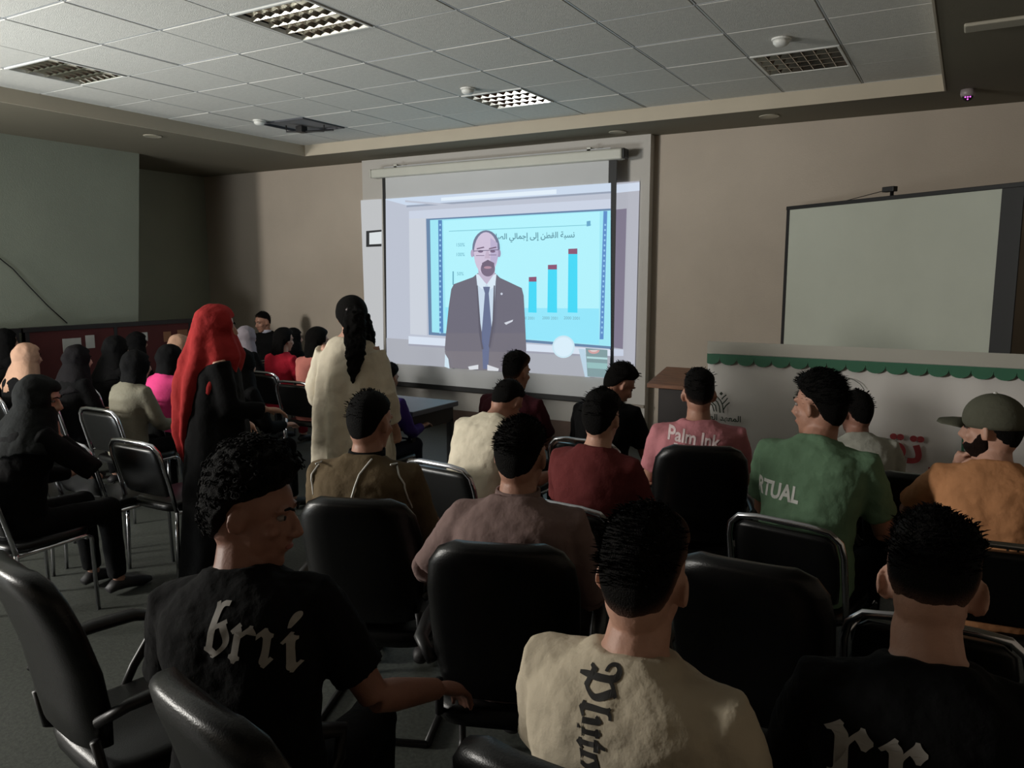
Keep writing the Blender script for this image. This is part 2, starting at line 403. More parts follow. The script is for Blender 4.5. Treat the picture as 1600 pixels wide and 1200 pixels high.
P('projected_line', [(634, 316), (955, 344), (955, 340), (634, 313)], bgc)
P('projected_board', [(640, 330), (955, 311), (955, 335), (640, 342)], (190, 198, 214))
P('projected_board', [(640, 342), (666, 341), (668, 524), (642, 522)], (192, 198, 208))
P('projected_bezel', [(667, 342), (955, 326), (955, 545), (671, 523)], (92, 122, 156))
P('projected_slide', [(673, 344), (955, 329), (955, 541), (676, 519)], (150, 218, 232))
P('projected_slide', [(694, 345), (938, 331), (937, 520), (698, 518)], (168, 230, 240))
P('projected_slide', [(697, 480), (937, 482), (937, 538), (699, 520)], (138, 218, 238))
P('projected_strip', [(686, 344), (692, 344), (694, 520), (688, 520)], (74, 124, 178))
P('projected_strip', [(944, 330), (950, 330), (944, 530), (938, 530)], (84, 132, 190))
for k in range(22):
    y = 350 + k * 8
    P('projected_dot', [(688, y), (690.5, y), (690.5, y + 3), (688, y + 3)], (140, 190, 225)); pic[0] -= 1
    P('projected_dot', [(945.5 - k * .25, y), (948 - k * .25, y), (948 - k * .25, y + 3), (945.5 - k * .25, y + 3)], (140, 190, 225)); pic[0] -= 1
pic[0] += 1
P('projected_line', [(703, 361), (925, 351), (925, 352), (703, 362)], (112, 180, 196))
P('projected_shelf', [(640, 525), (955, 546), (955, 556), (640, 537)], (204, 214, 228))
P('projected_line', [(640, 537), (955, 556), (955, 559), (640, 540)], (150, 152, 166))
P('projected_line', [(918, 346), (924, 345), (924, 353), (918, 354)], (96, 156, 190))
for x, w_, y, cut in ((828, 12, 433, 7), (858, 14, 414, 7), (890, 14, 389, 8)):
    P('projected_bar', [(x, y), (x + w_, y - .6), (x + w_, 488.5), (x - 1, 488)], (58, 205, 234)); pic[0] += 1
    P('projected_bar_top', [(x, y), (x + w_, y - .6), (x + w_, y + cut), (x, y + cut)], (130, 76, 106))
def ptext(body, px, py, size, rgb, dx=0, bold=0):
    pic[0] += 1
    o_ = W(px, py, SY, .006 + pic[0] * .0009)
    return sw(text_flat('projected_text', body, size, o_, (1, 0, 0), (0, 0, 1), emis('projected_%d_%d_%d' % rgb, rgb, 1.1), scr, bold))
ptext(arabic('نسبة القطن إلى إجمالي الصادر').replace('\u0644', '\u0644'), 832, 369, .085, (70, 120, 136), bold=.001)
for x in (826, 862, 896): ptext('2000 2001', x, 497, .045, (110, 160, 176))
ptext('150%', 722, 383, .055, (96, 160, 180)); ptext('100%', 722, 398, .055, (96, 160, 180)); ptext('50%', 722, 428, .055, (96, 160, 180))
P('projected_line', [(710, 424), (712, 424), (712, 445), (710, 445)], (96, 160, 180))
# projected presenter (flat picture on the cloth)
def circ(cx, cy, rx, ry, a0=0, a1=360, n=28): return [(cx + rx * math.cos(rad(a0 + (a1 - a0) * k / n)), cy - ry * math.sin(rad(a0 + (a1 - a0) * k / n))) for k in range(n + (0 if a1 - a0 == 360 else 1))]
P('projected_suit', [(749, 427), (742, 433), (712, 444), (708, 452), (704, 480), (700, 520), (698, 545), (704, 574), (820, 582), (825, 545), (823, 500), (821, 462), (818, 450), (784, 434), (777, 427)], (100, 98, 112))
P('projected_suit', [(700, 520), (824, 520), (825, 545), (820, 582), (704, 574), (698, 545)], (106, 103, 114))
P('projected_suit', [(698, 548), (825, 550), (820, 582), (704, 574)], (114, 110, 118))
P('projected_shirt', [(747, 428), (778, 428), (777, 450), (775, 500), (770, 528), (758, 532), (753, 500), (749, 450)], (190, 206, 222))
P('projected_neck', [(750, 412), (777, 412), (776, 432), (765, 445), (751, 432)], (182, 170, 192))
P('projected_collar', [(747, 428), (752, 430), (763, 444), (757, 452), (750, 446)], (206, 220, 232))
P('projected_collar', [(779, 428), (774, 430), (764, 444), (770, 452), (777, 446)], (206, 220, 232))
P('projected_tie', [(758, 448), (769, 448), (767, 458), (772, 520), (768, 540), (766, 576), (758, 576), (756, 520), (761, 458)], (94, 104, 136))
P('projected_hair', circ(763, 388, 21.5, 28), (104, 112, 138))
P('projected_ear', circ(741.5, 396, 2.5, 6), (170, 156, 184)); P('projected_ear', circ(783.5, 396, 2.5, 6), (150, 140, 170))
P('projected_face', circ(763, 396, 18.8, 33), (196, 184, 206))
P('projected_face', [(781, 380), (781.5, 404), (776, 418), (770, 424), (770, 372)], (176, 166, 196))
P('projected_beard', circ(766, 420, 11, 12), (112, 98, 120))
P('projected_beard', [(757, 411), (766, 406), (776, 411), (776, 418), (757, 418)], (104, 90, 112))
P('projected_mouth', circ(766, 418, 6, 2), (168, 132, 150))
P('projected_nose', [(764, 392), (767, 392), (770, 404), (761, 404)], (184, 168, 190))
for x in (755, 774): P('projected_brow', [(x - 6, 388), (x + 5, 385.5), (x + 6, 387.5), (x - 6, 390)], (110, 92, 116)); P('projected_eye', circ(x, 393, 4, 2), (110, 92, 120)); pic[0] -= 1
P('projected_glasses', [(744, 392), (783, 390), (783, 391), (744, 393)], (84, 78, 104))
P('projected_glasses', [(748, 399), (761, 399), (761, 400), (748, 400)], (120, 106, 132)); P('projected_glasses', [(768, 398), (780, 398), (780, 399), (768, 399)], (120, 106, 132))
P('projected_badge', circ(788, 459, 1.8, 1.8), (190, 196, 210))
P('projected_pocket_square', [(792, 504), (806, 499), (805, 502), (795, 507)], (200, 204, 214))
P('projected_lapel', [(749, 446), (751, 446), (757, 530), (760, 545), (757, 545), (753, 520)], (86, 84, 98))
P('projected_lapel', [(778, 446), (776, 446), (774, 500), (768, 540), (770, 545), (777, 505)], (86, 84, 98))
P('projected_paper', [(736, 572), (752, 569), (752, 576), (738, 577)], (205, 208, 214)); P('projected_paper', [(766, 569), (784, 575), (783, 579), (766, 578)], (205, 208, 214))
P('projected_curtain', [(908, 544), (918, 545), (925, 588), (918, 588)], (176, 200, 216))
P('projected_cabinet', [(919, 543), (953, 546), (953, 589), (922, 587)], (120, 146, 150))
P('projected_cabinet', [(921, 556), (953, 558), (953, 561), (921, 559)], (168, 204, 206)); P('projected_cabinet', [(921, 565), (953, 567), (953, 576), (922, 574)], (140, 180, 180))
P('projected_bowl', circ(932, 546, 9, 6, 180, 360), (196, 150, 150)); P('projected_bowl', circ(932, 546, 6, 3, 180, 360), (206, 190, 190))
P('projected_round_logo', circ(885, 541, 17.5, 17.5), (192, 218, 230)); P('projected_round_logo', circ(885, 541, 15, 15), (206, 226, 238))
P('projected_shirt', [(701, 552), (706, 560), (708, 575), (700, 572)], (196, 216, 228))

# ------------------------------------------------------------ tripod screen at the right
A = aty(1230, 325, 7.5); Bp = V((.29, 6.28, 0)); A0 = V((A.x, 7.5, 0))
xd = (Bp - A0); L = xd.length; xd.normalize(); nd = V((xd.y, -xd.x, 0))
TZ = A.z
r = empty('tripod_screen', A0 + xd * L / 2, math.atan2(xd.y, xd.x), 'portable white tripod screen with black border, angled at the right of the room', 'tripod screen')
h = L / 2
MB().box((-h + .03, 0, .75), (h - .16, .004, TZ - .02)).build('screen_fabric', mat('tripod_fabric', (180, 184, 172), .8, 0, 3, .03), r)
MB().box((-h, -.004, .75), (-h + .035, .006, TZ)).build('left_border', M_frame_black, r)
MB().box((h - .17, -.004, .75), (h - .02, .006, TZ)).build('right_border', M_frame_black, r)
MB().box((-h, -.012, TZ - .02), (h, .012, TZ + .012)).build('top_bar', M_frame_black, r, bevel=.003)
MB().box((h - .02, -.02, TZ - .03), (h + .06, .02, TZ + .02)).build('end_cap', M_frame_black, r, bevel=.004)
MB().box((-h - .02, -.035, .68), (h + .02, .035, .76)).build('roller_case', M_frame_black, r, bevel=.015)
MB().tube([(0, .03, .3), (0, .03, TZ + .075)], .014, 10).build('pole', M_black, r, smooth=True)
MB().box((-.07, .0, TZ + .045), (.035, .05, TZ + .085)).build('hook', M_black, r, bevel=.004)
MB().tube([(-.05, .02, TZ + .06), (-.45, .02, TZ + .01)], .003, 6).build('wire', M_black, r)
for k in range(3):
    a = rad(90 + 120 * k); MB().tube([(0, .03, .5), (.5 * math.cos(a), .03 + .5 * math.sin(a) * .8, .015)], .011, 8).build('leg', M_black, r)

# ------------------------------------------------------------ banner in front of it
BNY = 6.0
p0 = aty(1107, 534, BNY); zt = p0.z; bx0 = p0.x; bx1 = bx0 + 3.1
r = empty('banner', (bx0, BNY, 0), 0, 'long white banner with green scalloped top border, red Arabic writing and plant logo', 'banner')
m = MB(); N = 60
top = []; 
for i in range(N + 1):
    x = (bx1 - bx0) * i / N; yy = .012 * math.sin(x * 9) + .006 * math.sin(x * 23 + 1)
    top.append((x, yy))
vs = []; fs = []
for x, yy in top: vs += [(x, yy * .2, zt + .004 * math.sin(x * 7)), (x, yy * .6, zt * .6), (x, yy, .03)]
for i in range(N): a = i * 3; fs += [(a, a + 1, a + 4, a + 3), (a + 1, a + 2, a + 5, a + 4)]
m.add(vs, fs); o = m.build('sheet', M_banner, r, smooth=True); q = o.modifiers.new('t', 'SOLIDIFY'); q.thickness = .004; q.offset = 1
for x in (.0, 1.0, 2.0, 3.05): MB().box((x, .03, 0), (x + .04, .06, zt - .01)).build('post', M_dark_wood, r)
MB().box((0, .03, zt - .05), (3.1, .06, zt - .01)).build('top_rail', M_dark_wood, r)
MB().box((0, -.025, zt - .085), (3.1, -.02, zt + .008)).build('top_fold', mat('banner_fold', (188, 186, 176), .6, 0, 2, .04), r)
YB = -.024
pu = lambda px, py, e=0: aty(px, py, BNY + YB - e) - V((bx0, BNY, 0))
m = MB()
sz = zt - .088; pitch = .128
k = 0; x = -.03
edge = []
while x < 3.06:
    xc = x + pitch / 2; pts = [V((max(0, min(3.1, xc + pitch * .5 * math.cos(t))), YB, sz - .024 - .058 * abs(math.sin(t)) ** .8)) for t in [math.pi - math.pi * j / 10 for j in range(11)]]
    m.poly([V((pts[-1].x, YB, sz)), V((pts[0].x, YB, sz))] + pts); x += pitch
m.build('scalloped_border', M_green, r)
# logo: curved stems fanning out
def stroke(m, pts, w_):
    L_ = []; R_ = []
    for i, p in enumerate(pts):
        a = pts[max(0, i - 1)]; b = pts[min(len(pts) - 1, i + 1)]; dx, dy = b[0] - a[0], b[1] - a[1]; n_ = math.hypot(dx, dy) or 1
        L_.append((p[0] - dy / n_ * w_, p[1] + dx / n_ * w_)); R_.append((p[0] + dy / n_ * w_, p[1] - dx / n_ * w_))
    for i in range(len(pts) - 1): m.poly([pu(*L_[i]), pu(*L_[i + 1]), pu(*R_[i + 1]), pu(*R_[i])])
m = MB()
for pts in ([(1119.5, 643), (1118, 634), (1111, 627)], [(1125, 645), (1124, 635), (1121, 628), (1113, 622)], [(1130.5, 645), (1129, 633), (1126, 626), (1118, 617)], [(1130.5, 640), (1134, 634), (1140, 629)], [(1129, 631), (1133, 627), (1137, 622)], [(1127.5, 624), (1131, 620), (1135, 617)], [(1116, 643), (1113, 633), (1107, 629)]):
    c = []
    for i in range(len(pts) - 1):
        for t in (0, .33, .66): c.append((pts[i][0] * (1 - t) + pts[i + 1][0] * t, pts[i][1] * (1 - t) + pts[i + 1][1] * t))
    stroke(m, c + [pts[-1]], .9)
m.poly([pu(1127, 612), pu(1130, 615), pu(1127, 618), pu(1124, 615)])
m.build('plant_logo', M_dkgreen, r)
text_flat('small_lettering', arabic('المعهد العالي'), .062, pu(1125, 653, .002), (1, 0, 0), (0, 0, 1), M_dkgreen, r, .0015)
o_ = pu(1440, 697, .003)
t = text_flat('red_lettering', arabic('تقديم'), .30, pu(1358, 696, .003), (1.05, 0, 0), (0, 0, 1), M_redink, r, .007)
t = text_flat('red_lettering', arabic('اجد'), .17, pu(1428, 744, .003), (1, 0, 0), (0, 0, 1), M_redink, r, .004)
m = MB(); stroke(m, [(1506, 660), (1504, 708)], 2.2); stroke(m, [(1502, 707), (1560, 711)], 2.2); stroke(m, [(1506, 661), (1600, 668)], 2.2); m.build('green_frame', M_green, r)
m = MB(); stroke(m, [(1310, 591), (1322, 590), (1335, 594), (1344, 600), (1350, 608)], .5); m.build('ring_outline', M_dkgreen, r)

# ------------------------------------------------------------ podium, table, boards, cable
p = aty(1068, 590, 6.3)
r = empty('podium', (p.x + .04, 6.3, 0), 0, 'wooden lectern with brown sloping top at the left end of the banner', 'podium')
zt2 = p.z
MB().box((-.2, -.16, .03), (.26, .2, zt2 - .06)).build('cabinet', M_dark_wood, r, bevel=.01)
m = MB(); m.add([(-.27, -.24, zt2 - .07), (.38, -.24, zt2 - .07), (.38, .24, zt2 + .02), (-.27, .24, zt2 + .02), (-.27, -.24, zt2 - .035), (.38, -.24, zt2 - .035), (.38, .24, zt2 + .055), (-.27, .24, zt2 + .055)], [(0, 3, 2, 1), (4, 5, 6, 7), (0, 1, 5, 4), (1, 2, 6, 5), (2, 3, 7, 6), (3, 0, 4, 7)])
m.build('sloping_top', M_wood, r, bevel=.004)
MB().box((-.3, -.2, 0), (.3, .24, .04)).build('plinth', M_dark_wood, r, bevel=.005)
p = atz(600, 640, .76)
r = empty('side_table', (p.x - .20, p.y + .32, 0), 0, 'small dark table with grey top behind the walking woman', 'table')
MB().box((-.45, -.3, .72), (.45, .3, .76)).build('table_top', mat('table_grey', (96, 98, 108), .45, 0, 5, .05), r, bevel=.006)
MB().box((-.42, -.27, .60), (.42, .27, .72)).build('drawer_box', M_dark_wood, r, bevel=.004)
MB().tube([(-.4, -.28, .55), (.42, -.28, .55)], .008, 8).build('foot_rail', M_chrome, r)
for sx in (-.4, .4):
    for sy in (-.25, .25): MB().box((sx - .02, sy - .02, 0), (sx + .02, sy + .02, .62)).build('leg', M_black, r)
# dark red boards along the left side
r = empty('display_board', (-8.2, 5.0, 0), 0, 'long low dark red display board with pinned papers along the left wall', 'display board')
MB().box((-.03, -.62, .25), (.03, 1.35, 1.20)).build('panel', M_redboard, r, bevel=.006)
MB().box((-.04, -.64, 1.18), (.04, 1.37, 1.225)).build('top_rail', M_dark_wood, r)
for y in (-.6, .35, 1.32): MB().box((-.035, y - .02, 0), (.035, y + .02, 1.2)).build('post', M_dark_wood, r)
for y, z, w_, h_, c in ((.0, 1.02, .10, .14, 0), (.62, 1.05, .12, .1, 0), (.95, 1.02, .1, .12, 1), (1.14, 1.05, .14, .1, 1), (.3, .95, .12, .16, 0), (-.25, 1.0, .2, .14, 0)):
    MB().box((.031, y, z - .05), (.034, y + w_, z - .05 + h_)).build('pinned_paper', [M_paper, mat('kraft', (150, 104, 76), .8, 0, 6, .08)][c], r)
r = empty('display_board', (-8.2, 3.2, 0), 0, 'black display board with white posters at the far left edge of the photo', 'display board')
MB().box((-.03, -.3, .25), (.03, 1.12, 1.20)).build('panel', M_black, r, bevel=.006)
MB().box((-.04, -.32, 1.18), (.04, 1.14, 1.225)).build('top_rail', M_dark_wood, r)
for y in (-.28, 1.1): MB().box((-.035, y - .02, 0), (.035, y + .02, 1.2)).build('post', M_dark_wood, r)
for y, w_ in ((.62, .09), (.84, .24)): MB().box((.031, y, .9), (.034, y + w_, 1.16)).build('poster', M_paper, r)
pts = []
for px, py in ((0, 404), (20, 420), (45, 447), (75, 478), (105, 505)):
    d = ray(px, py); t = -8.265 / d.x; pts.append(V((-8.265, d.y * t, CAM_H + d.z * t)))
pts.insert(0, pts[0] + V((0, -1.2, .75)))
tag(MB().tube(pts, .006, 6).build('wall_cable', M_black, smooth=True), 'thin dark cable running diagonally down the left wall', 'cable')
tag(MB().box((-.008, -.06, -.05), (.008, .06, .05), None, aty(1560, 545, FRONT) + V((1.1, -.01, -.4))).build('wall_socket', M_white, bevel=.004), 'white wall socket behind the tripod screen', 'socket') if False else None

# ------------------------------------------------------------ chairs
def visitor_chair():
    r = empty('visitor_chair', (0, 0, 0))
    Wd, H_ = .225, .82
    def side(s_):  # rear upright from floor to the top corner
        return [V((s_ * Wd, -.20, .0)), V((s_ * Wd, -.19, .25)), V((s_ * Wd, -.185, .42)), V((s_ * Wd, -.215, .55)), V((s_ * Wd, -.26, .72))]
    a = side(-1); b = side(1)
    for s_ in (a, b): MB().tube(s_[:3], .011, 8).build('leg', M_chrome, r, smooth=True)
    arc = a[2:] + [V((-Wd + .012, -.272, H_ - .045)), V((-Wd + .05, -.28, H_ - .01)), V((-.1, -.285, H_)), V((.1, -.285, H_)), V((Wd - .05, -.28, H_ - .01)), V((Wd - .012, -.272, H_ - .045))] + b[2:][::-1]
    MB().tube(arc, .0125, 10).build('back_frame', M_chrome, r, smooth=True)
    for s_ in (-1, 1): MB().tube([(s_ * Wd, .20, .0), (s_ * Wd, .19, .40), (s_ * Wd, .16, .415), (s_ * Wd, -.18, .405)], .011, 8).build('leg', M_chrome, r, smooth=True)
    MB().tube([(-Wd, .17, .40), (Wd, .17, .40)], .009, 8).build('cross_rail', M_chrome, r)
    # padded backrest
    rs = []
    for z, yy, ww in ((.50, -.19, .17), (.515, -.195, .195), (.60, -.222, .205), (.70, -.248, .205), (.765, -.264, .195), (.79, -.27, .165)):
        rs.append([V((ww * math.copysign(abs(math.cos(t)) ** .45, math.cos(t)), yy + .022 * math.copysign(abs(math.sin(t)) ** .7, math.sin(t)), z)) for t in [2 * math.pi * k / 20 for k in range(20)]])
    MB().rings(rs).build('backrest', M_vinyl, r, smooth=True)
    rs = []
    for z, q in ((.405, .9), (.412, .98), (.435, 1.0), (.452, .97), (.46, .86)):
        rs.append([V((.215 * q * math.copysign(abs(math.cos(t)) ** .4, math.cos(t)), .01 + .215 * q * math.copysign(abs(math.sin(t)) ** .4, math.sin(t)), z)) for t in [2 * math.pi * k / 24 for k in range(24)]])
    MB().rings(rs).build('seat', M_vinyl, r, smooth=True)
    return r
def office_chair():
    r = empty('office_chair', (0, 0, 0))
    rs = []
    for z, yy, ww, th in ((.50, -.20, .15, .02), (.52, -.205, .19, .035), (.62, -.215, .215, .04), (.75, -.235, .225, .04), (.88, -.27, .225, .04), (.97, -.30, .212, .04), (1.02, -.318, .18, .038), (1.045, -.328, .13, .022)):
        rs.append([V((ww * math.copysign(abs(math.cos(t)) ** .55, math.cos(t)), yy + th * math.copysign(abs(math.sin(t)) ** .7, math.sin(t)) + .10 * (abs(math.cos(t)) ** 2) * .25, z)) for t in [2 * math.pi * k / 28 for k in range(28)]])
    MB().rings(rs).build('backrest', M_leather, r, smooth=True)
    rs = []
    for z, q in ((.385, .88), (.395, .97), (.43, 1.0), (.455, .97), (.465, .85)):
        rs.append([V((.24 * q * math.copysign(abs(math.cos(t)) ** .45, math.cos(t)), .03 + .24 * q * math.copysign(abs(math.sin(t)) ** .45, math.sin(t)), z)) for t in [2 * math.pi * k / 28 for k in range(28)]])
    MB().rings(rs).build('seat', M_leather, r, smooth=True)
    for s_ in (-1, 1):
        MB().tube([(s_ * .22, -.22, .62), (s_ * .27, -.16, .665), (s_ * .275, -.02, .67), (s_ * .275, .10, .665), (s_ * .27, .17, .64), (s_ * .255, .15, .58), (s_ * .245, .08, .50), (s_ * .235, .03, .42)], [.018, .022, .026, .026, .024, .02, .017, .016], 10, sq=.8).build('armrest', M_black, r, smooth=True)
        MB().tube([(s_ * .20, -.22, .56), (s_ * .205, -.20, .44), (s_ * .215, -.10, .39), (s_ * .22, .12, .385), (s_ * .225, .22, .35), (s_ * .23, .25, .25), (s_ * .23, .26, .05), (s_ * .23, .23, .016), (s_ * .23, .10, .014), (s_ * .23, -.24, .014)], .014, 8).build('leg', M_black, r, smooth=True)
    MB().tube([(-.23, -.24, .014), (.23, -.24, .014)], .014, 8).build('base_bar', M_black, r, smooth=True)
    MB().tube([(-.22, .1, .385), (.22, .1, .385)], .012, 8).build('cross_rail', M_black, r, smooth=True)
    return r
PV = PO = None
def chair(kind, x, y, az, label, zs=1.0):
    global PV, PO
    if kind == 'v':
        if PV is None: PV = o = visitor_chair()
        else: o = copy_tree(PV)
        g = 'chrome framed visitor chairs'
    else:
        if PO is None: PO = o = office_chair()
        else: o = copy_tree(PO)
        g = 'black padded office chairs'
    o.location = (x, y, 0); o.rotation_euler = (0, 0, -rad(az)); o.scale = (1, 1, zs); tag(o, label, 'chair', g)
    return o

# ------------------------------------------------------------ people
def ss(a, b, x): t = max(0, min(1, (x - a) / (b - a))); return t * t * (3 - 2 * t)
HAIRLINE = [(0, .078), (40, .066), (65, .050), (78, .040), (97, .032), (112, .006), (130, -.045), (155, -.070), (180, -.074)]
def hl(deg):
    for (a, za), (b, zb) in zip(HAIRLINE, HAIRLINE[1:]):
        if a <= deg <= b: return za + (zb - za) * (deg - a) / (b - a)
    return -.06
def body_head(mb, C, M, s, ears=True):
    E = lambda c, r, R=None, nu=16, nv=10: mb.ell(C + M @ (V(c) * s), V(r) * s, (M @ R) if R else M, nu, nv)
    E((0, -.014, .034), (.076, .096, .083), nu=24, nv=16)
    E((0, -.038, -.022), (.062, .062, .072))
    E((0, .018, -.028), (.060, .070, .086)); E((0, .030, -.078), (.046, .050, .038)); E((0, .062, -.100), (.022, .020, .016))
    mb.tube([C + M @ (V(q) * s) for q in ((0, .080, .020), (0, .096, -.005), (0, .107, -.028), (0, .096, -.036))], [.009 * s, .011 * s, .0145 * s, .010 * s], 8)
    for sx in (-1, 1):
        E((sx * .030, .070, .028), (.026, .016, .010)); E((sx * .040, .058, -.022), (.022, .018, .018)); E((sx * .014, .092, -.031), (.010, .010, .009))
        if not ears: continue
        R = Matrix.Rotation(sx * rad(24), 3, 'Z') @ Matrix.Rotation(rad(-8), 3, 'X')
        mb.ell(C + M @ (V((sx * .083, -.012, .000)) * s), V((.0075, .021, .032)) * s, M @ R, 12, 8)
        E((sx * .074, -.008, -.010), (.013, .013, .024))
    E((0, .083, -.056), (.024, .010, .007)); E((0, .081, -.067), (.021, .010, .007))
FADE = {}
def hair_mesh(C, M, s, style, near):
    nu, nv = (88, 60) if near else (40, 28)
    top, side = {'short': (.018, .005), 'fade': (.032, .002), 'curly': (.050, .016), 'thick': (.032, .009), 'buzz': (.010, .006), 'long': (.026, .022)}[style]
    def fn(p, d):
        if p.z < 0: p = V((p.x * (1 - .0 * p.z), p.y, p.z * (1 + .55 * ss(.04, -.02, p.y))))
        q = p + V((0, -.014, .034))
        deg = math.degrees(math.atan2(abs(q.x), q.y + .01)); h_ = q.z - hl(deg)
        if style == 'long': h_ += .0 if deg < 80 else .05
        mk = ss(-.004, .022, h_)
        tt = side + (top - side) * ss(.045, .125, q.z)
        if style in ('curly', 'fade', 'thick') and deg < 60 and q.z > .05: tt += .006
        n_ = noise.noise(q * (75 if style == 'curly' else 28) + V((s * 40, 0, 0))) * (.014 if style == 'curly' else .007 if style in ('fade', 'thick') else .002)
        if style == 'curly': n_ += noise.noise(q * 150) * .007
        n2 = n_ * ss(.0, .05, q.z + (.03 if style == 'curly' else -.03))
        fades.append(ss(.004, .062, h_) if style == 'fade' else ss(-.01, .02, h_) if style == 'short' else 1.0)
        off = -.010 + mk * (.010 + tt + n2) + mk * .002
        p = V((p.x * (1 - .16 * ss(.01, -.08, q.z)), p.y, p.z))
        return (p + d * off)
    fades = []
    mb = MB(); mb.ell(C + M @ (V((0, -.014, .034)) * s), (.076, .096, .083), Matrix.Identity(3), nu, nv, fn)
    # transform the points (they were made unrotated around the centre)
    cc = C + M @ (V((0, -.014, .034)) * s)
    mb.v = [tuple(cc + M @ ((V(p) - cc) * s)) for p in mb.v]
    if style == 'curly':
        rnd = random.Random(3)
        base = [V(p) for p in mb.v]
        for k in range(420):
            p = rnd.choice(base); q = (M.transposed() @ (p - C)) / s
            deg = math.degrees(math.atan2(abs(q.x), q.y + .01))
            if q.z < hl(deg) + .02: continue
            nrm = (p - cc).normalized(); t1 = nrm.orthogonal().normalized(); t1.rotate(Matrix.Rotation(rnd.random() * 6.28, 3, nrm)); t2 = nrm.cross(t1)
            r0 = rnd.uniform(.005, .009)
            pts = [p + nrm * (.002 + .010 * j / 7 ) + t1 * r0 * math.cos(j * 1.1) + t2 * r0 * math.sin(j * 1.1) for j in range(8)]
            mb.tube(pts, [.002] * 7 + [.0008], 4)
    if style in ('fade', 'thick', 'short'):
        rnd = random.Random(int(C.z * 1e4)); base = [V(p) for p in mb.v]; N0 = len(base)
        for k in range(3600 if near else 420):
            i = rnd.randrange(N0); p = base[i]; q = (M.transposed() @ (p - C)) / s
            if q.z < .02 or fades[i] < .8: continue
            nrm = (p - cc).normalized(); back = (M @ V((rnd.uniform(-.7, .7), -.5 if q.y < .05 else .9, .1)) - nrm * .2).normalized()
            L_ = rnd.uniform(.006, .014) * (1.0 if style != 'short' else .6)
            j = V((rnd.uniform(-1, 1), rnd.uniform(-1, 1), rnd.uniform(-1, 1))) * .006
            mb.tube([p + j - nrm * .003, p + j + nrm * .004 + back * L_ * .6, p + j + nrm * .006 + back * L_ * 1.2], [.0014, .0012, .0003] if near else [.002, .0016, .0004], 3)
    mb.fades = fades
    return mb
def hair_material(skin_m):
    name = 'fade_' + skin_m.name
    if name in MATS: return MATS[name]
    m = M_hair.copy(); m.name = name; nt = m.node_tree; b = nt.nodes['Principled BSDF']
    at = nt.nodes.new('ShaderNodeAttribute'); at.attribute_name = 'fade'
    mx = nt.nodes.new('ShaderNodeMix'); mx.data_type = 'RGBA'
    sc_ = skin_m.node_tree.nodes['Principled BSDF'].inputs['Base Color'].default_value
    mx.inputs[6].default_value = (sc_[0] * .38, sc_[1] * .36, sc_[2] * .36, 1)
    old = b.inputs['Base Color'].links[0].from_socket
    nt.links.new(at.outputs['Fac'], mx.inputs[0]); nt.links.new(old, mx.inputs[7]); nt.links.new(mx.outputs[2], b.inputs['Base Color'])
    MATS[name] = m; return m
def build_hair(hm, skin_m, root):
    o = hm.build('hair', hair_material(skin_m), root, smooth=True)
    return o
def hand(mb, w_, d, up, s, side, curl=.6):
    """palm with four fingers and a thumb. d = direction of the hand, up = back-of-hand normal"""
    d = d.normalized(); x = d.cross(up).normalized() * side; up = x.cross(d).normalized() * side
    if up.z < 0: up = -up
    P0 = lambda a, b, c: w_ + (x * a + d * b + up * c) * s
    mb.tube([P0(0, -.01, 0), P0(0, .03, 0), P0(0, .065, 0), P0(0, .09, 0)], [.024 * s, .032 * s, .038 * s, .034 * s], 12, sq=.5)
    for k, (off, ln) in enumerate(((-.028, .062), (-.010, .074), (.009, .078), (.027, .070))):
        a = P0(off, .08, 0); b1 = P0(off * 1.1, .08 + ln * .5, -.010 * curl * 2); c = P0(off * 1.12, .08 + ln * .85, -.035 * curl * 1.5); e = P0(off * 1.1, .08 + ln * .9, -.055 * curl * 1.5)
        mb.tube([a, b1, c, e], [.0098 * s, .0092 * s, .0085 * s, .007 * s], 8)
    mb.tube([P0(.022, .015, 0), P0(.046, .045, -.012), P0(.05, .075, -.028), P0(.044, .095, -.036)], [.013 * s, .012 * s, .0105 * s, .008 * s], 8)

TORSO = [(-.10, .150, .105), (0, .172, .125), (.12, .172, .125), (.3, .155, .112), (.5, .160, .112), (.68, .182, .120), (.82, .196, .118), (.90, .186, .102), (.96, .138, .084), (1.0, .092, .074), (1.04, .070, .064)]
def frames(hip, s, l0, l1, roll, Ls):
    pts = []; p = V(hip); n = 20; tw = rad(roll)
    for i in range(n + 4):
        t = i / n; a = rad(l0 + (l1 - l0) * min(t, 1)); r_ = tw * min(t, 1)
        up = V((math.sin(r_), math.sin(a), math.cos(a))).normalized()
        fw = V((0, math.cos(a), -math.sin(a)))
        fw = (fw - up * fw.dot(up)).normalized()
        pts.append((t, p.copy(), up, fw)); p += up * (Ls / n)
    return pts
def at_t(fr, t):
    n = 20
    if t < 0: q = fr[0]; return q[1] + q[2] * (t * (fr[-1][1] - fr[0][1]).length), q[2], q[3]
    i = min(int(t * n), len(fr) - 2); f = t * n - i
    return fr[i][1].lerp(fr[i + 1][1], f), fr[i][2], fr[i][3]
ALL = []
